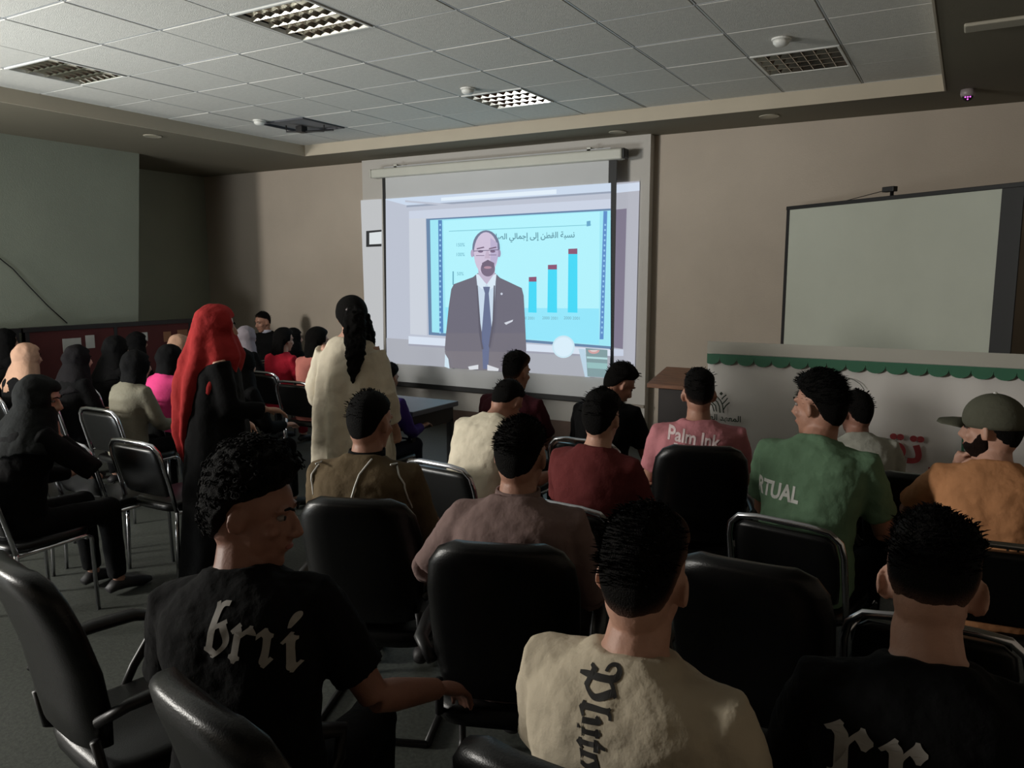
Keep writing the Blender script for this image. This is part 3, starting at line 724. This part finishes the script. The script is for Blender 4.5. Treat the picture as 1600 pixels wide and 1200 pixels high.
def person(px, py, label, s=1.0, l0=4, l1=10, az=0, roll=0, hy=0, hp=6, hr=0, hair='short', skin_=None, shirt=None, sleeve='short', trousers=None,
           hijab=None, drape=.20, arms=None, near=0, kind='v', beard=False, cap=None, wide=1.0, collar=False, neckf=12, cskin=None, chair_label=None, cy=.06, cx=0, zs=.965, chair_az=None,
           prints=(), stripes=False, shoe=None, dist=None, hz=.50, fem=False, glasses=False, wr=.006, voxs=1.0):
    skin_ = skin_ or SK1; trousers = trousers or cloth('black_trousers', (10, 10, 12))
    vox = {2: .0062, 1: .009, 0: .014}[near] * voxs
    Ls = .535 * s; hip = V((0, 0, hz * (.5 + .5 * s)))
    fr = frames(hip, s, l0, l1, roll, Ls)
    nb, up, fw = at_t(fr, 1.0)
    na = rad(l1 + neckf); nd = V((up.x * .7, math.sin(na), math.cos(na))).normalized()
    H_ = Matrix.Rotation(-rad(hy), 3, 'Z') @ Matrix.Rotation(rad(hr), 3, 'Y') @ Matrix.Rotation(-rad(hp), 3, 'X')
    n2 = nb + nd * .055 * s
    C = n2 + H_ @ V((0, .018, .088)) * s
    topz = (C + H_ @ V((0, -.014, .117 + {'short': .018, 'fade': .03, 'curly': .045, 'thick': .034, 'buzz': .01, 'long': .02}[hair] )) * s)
    rz = -rad(az); R = Matrix.Rotation(rz, 3, 'Z')
    tw_ = atz(px, py, topz.z); off = R @ V((topz.x, topz.y, 0))
    loc = V((tw_.x - off.x, tw_.y - off.y, 0))
    root = empty('person', loc, rz, label, 'person')
    gw = wide * (.88 if fem else 1.0)
    def sect(t, w_, d, e):
        c, u, f = at_t(fr, t); x = f.cross(u).normalized()
        n = 24
        return [c + x * ((w_ * gw * s + e) * math.copysign(abs(math.cos(a)) ** .8, math.cos(a))) + f * ((d * s + e) * math.copysign(abs(math.sin(a)) ** .9, math.sin(a)) + .0) for a in [2 * math.pi * k / n for k in range(n)]]
    body = MB()
    body.rings([sect(t, w_, d, -.008) for t, w_, d in TORSO])
    body.tube([nb - nd * .04 * s, nb + nd * .03 * s, n2 + nd * .01, C + H_ @ V((0, -.02, -.03)) * s], [.068 * s, .062 * s, .060 * s, .054 * s], 14)
    body_head(body, C, H_, s, not hijab)
    shd, u_, f_ = at_t(fr, .87); xx = f_.cross(u_).normalized()
    xx = xx if xx.x > 0 else -xx
    sh_mb = MB(); sh_mb.rings([sect(t, w_, d, .011) for t, w_, d in TORSO])
    tr_mb = MB(); shoe_mbs = []
    arms = arms or {}
    for sd in (-1, 1):
        sh = shd + xx * sd * .178 * gw * s
        ar = arms.get(sd, None)
        if ar == 'chin': el = sh + V((sd * .10, .20, -.19)) * s; wri = C + H_ @ V((0, .115, -.185)) * s; ar = (0, 0, C + H_ @ V((0, .06, -.05)) * s - wri, 1.0)
        elif ar: el = sh + V(ar[0]) * s; wri = el + V(ar[1]) * s
        else:
            el = sh + V((sd * .05, .09 , -.26)) * s; wri = el + V((-sd * .05, .235, -.02)) * s
            if wri.z < .63: wri.z = .63
        body.tube([sh, sh.lerp(el, .5), el], [.046 * s, .044 * s, .036 * s], 12)
        body.tube([el, el.lerp(wri, .3), wri], [.037 * s, .040 * s, .027 * s], 12)
        hd = (wri - el).normalized(); upv = V((0, 0, 1)) if abs(hd.z) < .85 else V((0, 1, 0))
        if ar and len(ar) > 2: hd = V(ar[2]).normalized()
        hand(body, wri, hd, upv, s * (1.0 if near == 2 else 1.05), -sd, ar[3] if ar and len(ar) > 3 else .6)
        e2 = sh.lerp(el, .72)
        inner = shd + xx * sd * .10 * gw * s
        if sleeve == 'short': sh_mb.tube([inner, sh + u_ * .004, sh.lerp(el, .25), sh.lerp(el, .5), e2], [.075 * s, .066 * s, .066 * s, .064 * s, .066 * s], 14)
        elif sleeve == 'long':
            sh_mb.tube([inner, sh + u_ * .004, sh.lerp(el, .3), sh.lerp(el, .7), el], [.075 * s, .068 * s, .064 * s, .060 * s, .056 * s], 14)
            sh_mb.tube([el, el.lerp(wri, .4), el.lerp(wri, .93)], [.056 * s, .05 * s, .042 * s], 14)
        # legs
        hj = hip + V((sd * .09, .02, -.01)) * s; kn = V((sd * .125 * s, .43 * s, .49)); an = V((sd * .12 * s, .46 * s, .10))
        body.tube([hj, kn, an, an + V((0, .02, -.03))], [.07 * s, .045 * s, .034 * s, .03], 10)
        tr_mb.tube([hj + V((0, -.05, 0)), hj, hj.lerp(kn, .5), kn], [.07 * s, .088 * s, .080 * s, .064 * s], 14)
        tr_mb.tube([kn, kn.lerp(an, .4), an], [.066 * s, .060 * s, .052 * s], 14)
        tr_mb.ell(kn, (.070 * s, .072 * s, .072 * s))
        fp = an + V((0, 0, -.06))
        shoe_mb = MB(); shoe_mbs.append(shoe_mb)
        shoe_mb.tube([fp + V((0, -.06, -.005)), fp + V((0, -.02, .012)), fp + V((0, .05, .008)), fp + V((sd * .01, .13, -.008)), fp + V((sd * .012, .19, -.016))], [.028, .042, .044, .042, .020], 12, sq=.75)
    bo = body.build('body', skin_, root, rem=vox, sm=3 if near == 2 else 2)
    if near == 0: bo.modifiers['r'].voxel_size = .012
    if shirt:
        so = sh_mb.build('shirt' if not fem else 'blouse', shirt, root, rem=vox * 1.15, sm=5, disp=.020 if near else .012, dscale=.085)
        q = sh_mb
    if drape and hijab and drape > .3: pass
    tr_mb.rings([sect(t, w_, d, .004) for t, w_, d in TORSO[:4]])
    tr_mb.build('trousers' if not fem else 'skirt', trousers, root, rem=.014, sm=5, disp=.010)
    for q in shoe_mbs: q.build('shoe', shoe or M_shoe, root, smooth=True)
    # face details
    for sx in (-1, 1):
        e = C + H_ @ V((sx * .030, .0705, .010)) * s
        eo = MB().ell(e, V((.0125, .0105, .0085)) * s, H_, 12, 8).build('eye', M_eye, root, smooth=True)
        MB().ell(C + H_ @ V((sx * .030, .0800, .010)) * s, V((.0060, .003, .0060)) * s, H_, 10, 6).build('iris', M_iris, eo).name = 'iris'
        MB().tube([C + H_ @ (V(v_) * s) for v_ in ((sx * .012, .092, .027), (sx * .030, .0885, .034), (sx * .048, .074, .028))], [.003, .0038, .002], 6).build('eyebrow', M_hair, root)
    MB().ell(C + H_ @ V((0, .0885, -.061)) * s, V((.020, .007, .007)) * s, H_, 12, 8).build('lips', M_lip, root, smooth=True)
    if not hijab and not cap:
        hm = hair_mesh(C, H_, s, hair, near == 2)
        build_hair(hm, skin_, root)
    if cap:
        hair_mesh(C, H_, s, 'buzz', False).build('hair', M_hair, root, smooth=True)
    if beard:
        def fnb(p, d):
            q = p; 
            mk = ss(-.004, .012, -q.z - .016 + .055 * ss(.035, -.015, q.y)) * ss(-.045, -.025, q.y)
            lip = 1 - ss(.030, .012, abs(q.x)) * ss(.026, .010, abs(q.z + .034)) * 1.0 if q.y > .04 else 1
            return p + d * (-.012 + .0185 * mk + .003 * noise.noise(p * 140))
        bb = MB(); bb.ell((0, 0, 0), (.064, .074, .084), None, 40, 28, fnb)
        bb.v = [tuple(C + H_ @ ((V(p) + V((0, .018, -.034))) * s)) for p in bb.v]
        bb.build('beard', M_stubble, root, smooth=True)
    if cap:
        cp = MB(); capm = cap
        def fnc(p, d): return V((p.x, p.y, p.z if p.z > -.03 else -.03 + (p.z + .03) * .05))
        cp.ell((0, 0, 0), (.090, .112, .100), None, 32, 20, fnc)
        cp.v = [tuple(C + H_ @ ((V(p) + V((0, -.012, .045))) * s)) for p in cp.v]
        co = cp.build('cap', capm, root, smooth=True)
        rs = []
        for y, wv, z in ((.075, .078, .030), (.11, .080, .036), (.15, .072, .034), (.18, .050, .029), (.188, .02, .027)):
            rs.append([C + H_ @ (V((wv * math.cos(a), y, z - .018 * (wv * math.cos(a) / .075) ** 2 + .004 * math.sin(a))) * s) for a in [2 * math.pi * k / 16 for k in range(16)]])
        MB().rings(rs).build('cap_brim', capm, co, smooth=True)
        MB().ell(C + H_ @ V((0, -.012, .146)) * s, (.008, .008, .005)).build('cap_button', M_white, co)
    if hijab:
        def fnh(p, d):
            q = p + V((0, -.010, .020))
            face = ss(.035, .065, q.y) * ss(.064, .048, abs(q.x)) * ss(.085, .068, q.z) * ss(-.12, -.095, q.z)
            n_ = noise.noise(q * 22 + V((px, 0, 0))) * .008
            return p + d * (n_ - .040 * face)
        hj_ = MB(); hj_.ell((0, 0, 0), (.100, .120, .122), None, 40, 28, fnh)
        hj_.v = [tuple(C + H_ @ ((V(p) + V((0, -.014, .008))) * s)) for p in hj_.v]
        rs = []; n = 40
        c0_ = C + H_ @ V((0, -.02, -.02)) * s
        for j in range(9):
            t = j / 8; rx = .086 + (drape - .086) * t ** .8; ry = .094 + (drape * .72 - .094) * t ** .9
            cpt = c0_.lerp(nb - up * .14 * s + V((0, -.0, 0)), t)
            rs.append([cpt + V((rx * s * (1 + .05 * t * math.sin(9 * a + px)) * math.cos(a), ry * s * (1 + .05 * t * math.cos(7 * a + px)) * math.sin(a), -.02 * t * math.sin(3 * a))) for a in [2 * math.pi * k / n for k in range(n)]])
        hj_.rings(rs)
        hj_.build('headscarf', hijab, root, rem=.010, sm=3, disp=.012, dscale=.07)
    if collar:
        rs = []
        for t, e, z in ((0, .012, -.01), (.5, .013, .02), (1, .010, .045), (1.1, .004, .043), (.6, .0, .01)):
            rs.append([nb + nd * z * s + V(((.062 * s + e) * math.cos(a), (.060 * s + e) * math.sin(a), -.0 * math.sin(a))) for a in [2 * math.pi * k / 24 for k in range(24)]])
        MB().rings(rs, cap=False).build('collar', cskin or shirt, root, smooth=True).modifiers.new('t', 'SOLIDIFY').thickness = .003
    # printed letters and stripes on the back, projected on the shirt
    if prints or stripes:
        bvh = BVHTree.FromPolygons([V(v_) for v_ in sh_mb.v], sh_mb.f)
        def onback(x, z, e=.004):
            hit = bvh.ray_cast(V((x, -1.5, z)), V((0, 1, 0)))
            return V((x, (hit[0].y if hit[0] else 0) - e - .004, z))
        for (txt, size, x, z, ang, m_, bold, *sx_) in prints:
            bm = text_data(txt, size, bold); bmesh.ops.triangulate(bm, faces=bm.faces)
            for it in range(3):
                ed = [e for e in bm.edges if e.calc_length() > .014]
                if not ed: break
                bmesh.ops.subdivide_edges(bm, edges=ed, cuts=1, use_grid_fill=False)
            bmesh.ops.triangulate(bm, faces=bm.faces)
            c_, s_ = math.cos(rad(ang)), math.sin(rad(ang)); k_ = sx_[0] if sx_ else 1
            for v_ in bm.verts:
                X, Z = v_.co.x * k_, v_.co.y; v_.co = onback(x + X * c_ - Z * s_, z + X * s_ + Z * c_, .03)
            me = bpy.data.meshes.new('back_print'); bm.to_mesh(me); bm.free(); me.materials.append(m_)
            o = bpy.data.objects.new('back_print', me); COL.objects.link(o); o.parent = root
            q = o.modifiers.new('w', 'SHRINKWRAP'); q.target = so; q.wrap_method = 'PROJECT'; q.use_project_y = True; q.use_negative_direction = False; q.use_positive_direction = True; q.wrap_mode = 'ABOVE_SURFACE'; q.offset = .0015
        if stripes:
            for line in stripes:
                pts = []
                for (xa, za), (xb, zb) in zip(line, line[1:]):
                    for k in range(8): pts.append(onback(xa + (xb - xa) * k / 8, za + (zb - za) * k / 8, .0))
                MB().tube(pts, .004, 6).build('piping', M_white, root, smooth=True)
    if kind:
        ca = az if chair_az is None else chair_az
        R2 = Matrix.Rotation(-rad(ca), 3, 'Z'); cp_ = loc + R2 @ V((cx, cy, 0))
        chair(kind, cp_.x, cp_.y, ca, chair_label or ('chair under the ' + label), zs if kind == 'o' else 1)
    ALL.append((label, loc, root))
    return root, loc

C_ = cloth
GREY_SH = C_('mauve_grey', (122, 102, 98)); BLK = C_('black', (9, 9, 10)); CREAM = C_('cream', (226, 216, 194)); WHITE = C_('off_white', (196, 184, 162))
MAROON = C_('maroon', (66, 28, 36)); RED2 = C_('dark_red', (98, 44, 44)); PINK = C_('dusty_pink', (186, 122, 128)); GRN = C_('sage_green', (100, 128, 102)); ORG = C_('orange', (186, 132, 92))
OLV = C_('olive', (118, 104, 78)); PRINTW = mat('print_white', (205, 205, 200), .7, 0, 40, .08); PRINTG = mat('print_grey', (150, 146, 140), .7, 0, 40, .1); PRINTB = mat('print_black', (24, 20, 16), .8, 0, 40, .1)
PRINTP = mat('print_pale', (225, 205, 205), .7, 0, 40, .08)

# near row
person(403, 694, 'man with curly black hair in black printed shirt turning his face to the right', s=1.03, l0=6, l1=12, roll=-9, hr=-4, az=-18, hy=82, hp=8, hair='curly', skin_=SK3, shirt=BLK,
       arms={1: ((.11, .06, -.25), (.10, .17, -.06), (.3, .9, -.45)), -1: ((-.06, .05, -.25), (.06, .22, -.03))}, near=2, kind='o', chair_az=12, zs=.98, cx=.32, cy=.06,
       chair_label='black padded office chair the curly haired man sits on', prints=[('𝔟𝔪', .150,   .035, .965, -8, PRINTG, .003), ('𝔦', .17, .14, .94, 0, PRINTG, .002)])
person(1010, 792, 'man in off white t-shirt with black vertical lettering down his back', s=1.0, l0=2, l1=10, az=2, hy=0, hp=4, roll=2, hair='fade', skin_=SK2, shirt=WHITE, near=2, kind='o',
       zs=.94, chair_label='black office chair behind the off white t-shirt, at the bottom of the photo', prints=[('𝔓𝔩𝔲𝔱𝔬𝔯', .085, -.01, .955, -86, PRINTB, .002)])
person(1468, 802, 'man in black t-shirt with bowed head, at bottom right, pale blackletter on his back', s=1.02, l0=8, l1=16, az=-12, hy=14, hp=30, neckf=20, hair='fade', skin_=SK2, shirt=BLK, near=2, kind='v',
       chair_label='chrome framed chair at the bottom right corner under the bowed man', prints=[('𝔯𝔯', .21, -.10, .935, 0, PRINTG, .001, 1.3)])
# second row
person(579, 610, 'man in olive and brown jacket with white piping, seen from behind', s=1.0, l0=6, l1=14, az=-22, hy=20, hair='short', skin_=SK1, shirt=C_('brown_jacket', (98, 84, 64)), sleeve='long', near=1, kind='o', collar=True, cskin=BLK,
       cx=.07, chair_label='tall black office chair behind the man in the piped jacket',
       zs=.93, stripes=[[(-.19, .90), (-.195, .98), (-.165, 1.035)], [(.05, 1.05), (.015, 1.0), (-.01, .90)], [(.13, 1.035), (.18, .96), (.20, .84)]])
person(816, 651, 'man in mauve grey collared shirt leaning his left arm on the chair', s=1.0, l0=6, l1=14, az=-14, roll=-2, hy=10, hair='short', skin_=SK1, shirt=GREY_SH, sleeve='long', near=2, kind='o', collar=True,
       arms={-1: ((-.13, .02, -.17), (-.08, .14, -.08))}, chair_label='tall black office chair behind the mauve grey shirt', chair_az=-22, voxs=1.2)
person(942, 606, 'man in dark red t-shirt with full black hair, seen from behind', s=.95, l0=4, l1=14, az=4, hy=-2, hair='thick', skin_=SK2, shirt=RED2, near=1, kind='v', chair_label='chrome framed chair behind the dark red t-shirt')
person(1285, 577, 'man in sage green t-shirt looking left in profile', s=1.06, l0=8, l1=20, az=10, hy=-76, hp=2, hair='thick', skin_=SK1, shirt=GRN, near=2, kind='v', beard=False, voxs=1.2,
       chair_label='chrome framed chair behind the sage green t-shirt', prints=[('RTUAL', .088, -.10, .885, -3, PRINTW, .003, .72)], wide=1.05)
person(1556, 622, 'bearded man in grey cap and orange t-shirt, hand at his chin', s=1.0, l0=8, l1=18, az=-6, hy=-62, hp=2, hair='buzz', skin_=SK2, shirt=ORG, near=2, kind='v', beard=True, cap=C_('cap_grey', (84, 84, 72)), voxs=1.2,
       arms={-1: 'chin'}, chair_label='chair behind the orange t-shirt', prints=[('𝔏𝔬𝔣𝔱', .12, -.0, .72, 8, PRINTB, .002)])
# third row
person(806, 597, 'man in cream t-shirt bending forward', s=.98, l0=16, l1=38, az=6, hy=4, hp=40, neckf=18, hair='short', skin_=SK1, shirt=CREAM, near=1, kind='v', chair_label='empty-looking chrome framed chair behind the cream t-shirt', wide=1.06, cy=.03)
person(808, 548, 'man in maroon shirt in front of the projected picture, behind the cream t-shirt man', s=.97, l0=4, l1=12, hy=10, hair='fade', skin_=SK1, shirt=MAROON, near=1, kind='v', chair_label='chrome framed chair behind the maroon shirt')
person(984, 568, 'man in black t-shirt looking down to the right beside the projection screen', s=.96, l0=10, l1=22, hy=40, hp=32, neckf=18, hair='thick', skin_=SK1, shirt=BLK, near=1, kind='v', chair_label='chair of the man in black t-shirt beside the projection screen')
person(1093, 575, 'man in dusty pink t-shirt with white lettering, seen from behind', s=.97, l0=2, l1=8, az=-20, hy=-2, hair='fade', skin_=SK1, shirt=PINK, near=1, kind='o', chair_label='black office chair behind the dusty pink t-shirt', wide=1.1, cy=.05, zs=.92,
       prints=[('Palm Ink', .085, -.03, .955, -8, PRINTP, .002, .85), ('Palm Springs', .062, .0, .895, -5, PRINTP, .002, .8)])
person(1338, 609, 'man in light grey shirt half hidden behind the green t-shirt man', s=.90, l0=12, l1=24, az=-6, wide=.92, roll=-6, hy=-40, hp=6, hair='short', skin_=SK3, shirt=C_('light_grey', (160, 160, 150)), near=1, kind='v', chair_label='chrome framed chair behind the light grey shirt')

# left group
HB = C_('scarf_black', (9, 9, 10)); BEI = C_('scarf_beige', (178, 142, 120)); GRH = C_('scarf_grey', (150, 142, 150)); DRS = C_('dress_black', (8, 8, 9))
def woman(px, py, label, scarf, blouse=None, s=.92, **k):
    k.setdefault('hy', 12); k.setdefault('kind', 'v'); k.setdefault('near', 0)
    return person(px, py, label, s=s, hijab=scarf, shirt=blouse or DRS, sleeve='long', trousers=DRS, fem=True, skin_=SK2, l0=k.pop('l0', 4), l1=k.pop('l1', 12), chair_label='chrome framed chair of the ' + label, **k)
woman(42, 534, 'woman in beige headscarf at the left edge', BEI)
woman(66, 584, 'woman in patterned black headscarf holding her cheek, at left', C_('scarf_pattern', (24, 26, 26), .5), s=.97, l1=20, hy=50, hp=14, arms={1: 'chin'}, near=1, drape=.22)
woman(121, 537, 'woman in dark grey headscarf between the beige and patterned ones', C_('scarf_charcoal', (20, 18, 20)))
woman(181, 523, 'woman in black headscarf before the dark red board', HB, s=.94)
woman(214, 517, 'woman in black headscarf rightmost before the dark red board', HB, s=.89)
woman(174, 562, 'woman in white headscarf mostly hidden by black scarves', C_('scarf_white', (150, 148, 146)), s=.86, near=0, l0=38, l1=66, neckf=-10)
woman(213, 545, 'woman in black headscarf with cream scarf on her shoulders', HB, C_('cream_wrap', (118, 114, 100)), drape=.115)
woman(266, 536, 'woman in black headscarf and bright pink top', HB, C_('bright_pink', (206, 66, 122)), drape=.115)
woman(281, 521, 'woman in beige headscarf behind the bright pink top', BEI, s=.93)
woman(385, 508, 'woman in pale grey headscarf right of the red khimar', GRH, s=.94)
woman(377, 542, 'woman in black abaya right behind the red khimar', HB, s=.95, near=0)
person(444, 512, 'woman with black hair in crimson red top', s=.93, hair='long', skin_=SK2, shirt=C_('crimson', (176, 36, 54)), sleeve='long', fem=True, near=1, chair_label='chrome framed chair behind the crimson top', trousers=C_('crimson_skirt', (120, 18, 34)), hy=10)
woman(459, 511, 'woman in black headscarf behind the crimson top', HB, s=.88, hy=30)
person(497, 511, 'woman in coral pink top half hidden by the woman in white', s=.98, hair='long', skin_=SK2, shirt=C_('coral', (196, 122, 112)), sleeve='long', fem=True, near=1, chair_label='chrome framed chair behind the coral pink top', hy=8)
woman(8, 512, 'woman in black headscarf cut by the left photo edge', HB, s=.95)
person(408, 487, 'man in black jacket and white collar facing the audience, at back left', s=1.0, az=165, hy=20, hp=12, hair='short', skin_=SK1, shirt=BLK, sleeve='long', near=1, collar=True, cskin=C_('collar_white', (190, 190, 205)), chair_label='chair of the man facing the audience', cy=.06)
person(607, 566, 'person in purple top and dark jeans behind the woman in white', s=.84, l0=14, l1=24, hair='thick', skin_=SK1, shirt=C_('purple', (62, 44, 110)), sleeve='long', near=0, trousers=C_('jeans', (30, 34, 46)), chair_label='chair of the person in purple top', shoe=M_shoe_white)

# loose long hair for the two bareheaded women
def hair_drop(label, dx=0, ln=.26, w_=.075):
    for l, loc, root in ALL:
        if l == label:
            h0 = [c for c in root.children if c.name.startswith('hair')][0]
            zs = [v_.co for v_ in h0.data.vertices]; zc = max(z.z for z in zs); yc = sum(z.y for z in zs) / len(zs); xc = sum(z.x for z in zs) / len(zs)
            m = MB(); m.tube([(xc, yc - .01, zc - .05), (xc, yc - .06, zc - .12), (xc, yc - .085, zc - .22), (xc + dx, yc - .09, zc - .05 - ln), (xc + dx, yc - .085, zc - .09 - ln)], [.05, w_, w_, w_ * .9, .03], 16, sq=.55)
            m.build('long_hair', M_hair, root, rem=.010, sm=2, disp=.014, dscale=.03)
hair_drop('woman with black hair in crimson red top'); hair_drop('woman in coral pink top half hidden by the woman in white', ln=.22)

# ------------------------------------------------------------ standing women
def stand_base(px, py, s, label, az, hy, hp, skin_, extra=.018):
    """origin on the floor; returns root and key points"""
    C = V((0, .03, 1.60 * s - .118 * s)); top = 1.60 * s + extra
    w_ = atz(px, py, top); rz = -rad(az); off = Matrix.Rotation(rz, 3, 'Z') @ V((0, .03, 0))
    root = empty('person', (w_.x - off.x, w_.y - off.y, 0), rz, label, 'person')
    H_ = Matrix.Rotation(-rad(hy), 3, 'Z') @ Matrix.Rotation(-rad(hp), 3, 'X')
    return root, C, H_
def standing_body(root, C, H_, s, skin_, arms, ears=True):
    b = MB(); z = lambda v_: v_ * s
    secs = [(.80, .14, .10), (.88, .165, .12), (.98, .15, .11), (1.05, .125, .09), (1.15, .135, .10), (1.25, .16, .105), (1.31, .155, .09), (1.35, .10, .065), (1.39, .055, .052)]
    b.rings([[V((w_ * s * math.cos(a), d * s * math.sin(a), q * s)) for a in [2 * math.pi * k / 20 for k in range(20)]] for q, w_, d in secs])
    b.tube([(0, 0, 1.34 * s), (0, .005, 1.42 * s), C + V((0, -.02, -.05))], .05 * s, 12)
    body_head(b, C, H_, s, ears)
    for sd in (-1, 1):
        sh = V((sd * .15, 0, 1.30)) * s; el = sh + V(arms[sd][0]) * s; wr_ = el + V(arms[sd][1]) * s
        b.tube([sh, el], [.042 * s, .033 * s], 10); b.tube([el, wr_], [.034 * s, .024 * s], 10)
        hand(b, wr_, (wr_ - el), V((0, 0, 1)) if abs((wr_ - el).normalized().z) < .8 else V((0, 1, 0)), s * .95, -sd)
        b.tube([V((sd * .08, 0, .84)) * s, V((sd * .085, .01, .46)) * s, V((sd * .08, -.01, .08)) * s, V((sd * .085, .05, .035))], [.08 * s, .052 * s, .036 * s, .03], 10)
    b.build('body', skin_, root, rem=.010, sm=2)
    for sd in (-1, 1):
        sh_ = MB(); sh_.tube([(sd * .085, -.06, .035), (sd * .085, 0, .05), (sd * .09, .08, .04), (sd * .095, .15, .025)], [.026, .04, .04, .022], 12, sq=.75)
        sh_.build('shoe', M_shoe, root, smooth=True)
    for sx in (-1, 1):
        eo = MB().ell(C + H_ @ V((sx * .030, .0735, .010)) * s, V((.0125, .0105, .0085)) * s, H_, 12, 8).build('eye', M_eye, root, smooth=True)
        MB().tube([C + H_ @ (V(v_) * s) for v_ in ((sx * .012, .092, .027), (sx * .030, .0885, .034), (sx * .048, .074, .028))], [.003, .0038, .002], 6).build('eyebrow', M_hair, root)
    MB().ell(C + H_ @ V((0, .0885, -.061)) * s, V((.020, .007, .007)) * s, H_, 12, 8).build('lips', M_lip, root, smooth=True)
def cloak(secs, n=72, fold=.06, nf=11, seed=0, capb=True):
    rs = []
    for i, (z, cx, cy, rx, ry) in enumerate(secs):
        t = i / (len(secs) - 1)
        rs.append([V((cx + rx * (1 + fold * t * math.sin(nf * a + seed + 2 * t)) * math.cos(a), cy + ry * (1 + fold * t * math.sin(nf * a + seed + 1.3)) * math.sin(a), z)) for a in [2 * math.pi * k / n for k in range(n)]])
    return MB().rings(rs, cap=capb)
# woman in the long red khimar
s = .985
root, C, H_ = stand_base(338, 472, s, 'standing woman in a long red khimar over a black dress', 30, 8, 8, SK2, .024)
ARM = {-1: ((-.06, .02, -.26), (.02, .16, -.14)), 1: ((.06, .04, -.25), (-.04, .2, -.04))}
standing_body(root, C, H_, s, SK2, ARM, False)
d = cloak([(1.32, 0, 0, .12, .09), (1.2, 0, 0, .19, .14), (1.0, 0, 0, .2, .16), (.7, 0, 0, .22, .19), (.35, 0, 0, .25, .22), (.05, 0, 0, .28, .25)], fold=.05, nf=9)
for sd in (-1, 1):
    sh = V((sd * .14, 0, 1.27)); el = sh + V(ARM[sd][0]); wr_ = el + V(ARM[sd][1]) * .9
    d.tube([sh, el, wr_], [.07, .062, .052], 14)
d.build('dress', DRS, root, rem=.012, sm=4, disp=.015, dscale=.1)
RED = C_('khimar_red', (150, 42, 42), .12)
def fnk(p, d_):
    q = p + V((0, 0, .02)); face = ss(.03, .06, q.y) * ss(.062, .046, abs(q.x)) * ss(.085, .068, q.z) * ss(-.12, -.09, q.z)
    return p + d_ * (noise.noise(q * 18) * .008 - .04 * face)
k_ = MB(); k_.ell((0, 0, 0), (.100, .120, .124), None, 40, 28, fnk)
k_.v = [tuple(C + H_ @ (V(p) + V((0, -.014, .008)))) for p in k_.v]
k2 = cloak([(1.52, -.01, .0, .088, .095), (1.42, -.01, .0, .11, .125), (1.30, -.015, .0, .175, .165), (1.15, -.04, -.04, .195, .16), (1.0, -.06, -.08, .19, .13), (.86, -.085, -.10, .15, .11), (.74, -.11, -.12, .09, .07), (.66, -.12, -.13, .04, .035)], fold=.30, nf=8, seed=1)
k_.add(k2.v, k2.f)
k_.build('khimar', RED, root, rem=.009, sm=3, disp=.018, dscale=.09)
# walking woman in white
s = 1.0
root, C, H_ = stand_base(548, 462, s, 'walking woman in a loose off white coat with long dark ponytail', -20, -35, 4, SK2, .022)
ARM = {-1: ((-.10, .05, -.24), (-.06, .16, -.12)), 1: ((.07, -.02, -.26), (.03, .08, -.22))}
standing_body(root, C, H_, s, SK2, ARM)
d = cloak([(1.37, 0, .0, .085, .075), (1.33, 0, -.005, .15, .10), (1.25, 0, -.01, .20, .135), (1.1, 0, -.02, .215, .16), (.9, 0, -.02, .235, .18), (.65, .01, -.02, .25, .19), (.4, .02, -.02, .25, .19)], fold=.15, nf=8, seed=2)
for sd in (-1, 1):
    sh = V((sd * .15, 0, 1.27)); el = sh + V(ARM[sd][0]); wr_ = el + V(ARM[sd][1]) * .85
    d.tube([sh, el, wr_], [.085, .085, .07], 14)
d.build('coat', C_('coat_white', (206, 196, 176)), root, rem=.010, sm=4, disp=.022, dscale=.10)
t_ = MB()
for sd in (-1, 1): t_.tube([(sd * .085, 0, .75), (sd * .085, .01, .45), (sd * .08, -.01, .08)], [.09, .07, .06], 12)
t_.build('trousers', C_('jeans', (30, 34, 46)), root, rem=.012, sm=3)
hm = hair_mesh(C, H_, s, 'long', True); hm.build('hair', M_hair, root, smooth=True)
pt = MB()
q0 = C + H_ @ V((0, -.10, .05)); 
pt.tube([q0, q0 + V((.02, -.05, -.03)), q0 + V((.03, -.085, -.12)), q0 + V((.04, -.11, -.25)), q0 + V((.03, -.125, -.36)), q0 + V((.02, -.12, -.45))], [.045, .062, .070, .060, .042, .010], 16, sq=.8)
pt.tube([C + H_ @ V((.05, -.03, .0)), C + H_ @ V((.085, -.07, -.12)), C + H_ @ V((.10, -.09, -.20))], [.06, .05, .02], 12)
pt.build('ponytail', M_hair, root, rem=.007, sm=1, disp=.035, dscale=.035)
MB().ell(q0 + V((0, -.02, .0)), (.05, .014, .02), H_).build('hair_clip', mat('hair_clip', (120, 112, 112), .3, .6, 5, .05), root, smooth=True)

# ------------------------------------------------------------ free chairs
def free(kind, px, py, z, az, label, dx=0, dy=0, s=1):
    """px,py = middle of the backrest's top edge"""
    p = atz(px, py, z); R = Matrix.Rotation(-rad(az), 3, 'Z'); o = R @ V((0, -.285 if kind == 'v' else -.32, 0))
    return chair(kind, p.x - o.x, p.y - o.y, az, label, z / 1.045 if kind == 'o' else 1)
free('v', 205, 690, .82, 0, 'empty chrome framed chair in the middle left aisle')
free('v', 8, 684, .82, 0, 'empty chrome framed chair catching light at the left edge')
free('v', 100, 690, .82, 0, 'empty chrome framed chair between the two lit empty chairs')
free('v', 1460, 975, .82, 0, 'chrome framed chair directly in front of the bowed man')
free('o', 1165, 878, .99, 0, 'black office chair right of the off white t-shirt man')
chair('o', -2.06, 1.36, 10, 'black office chair standing empty at the bottom left corner', .965)
free('o', 1440, 742, .93, 0, 'black office chair left of the orange t-shirt man')
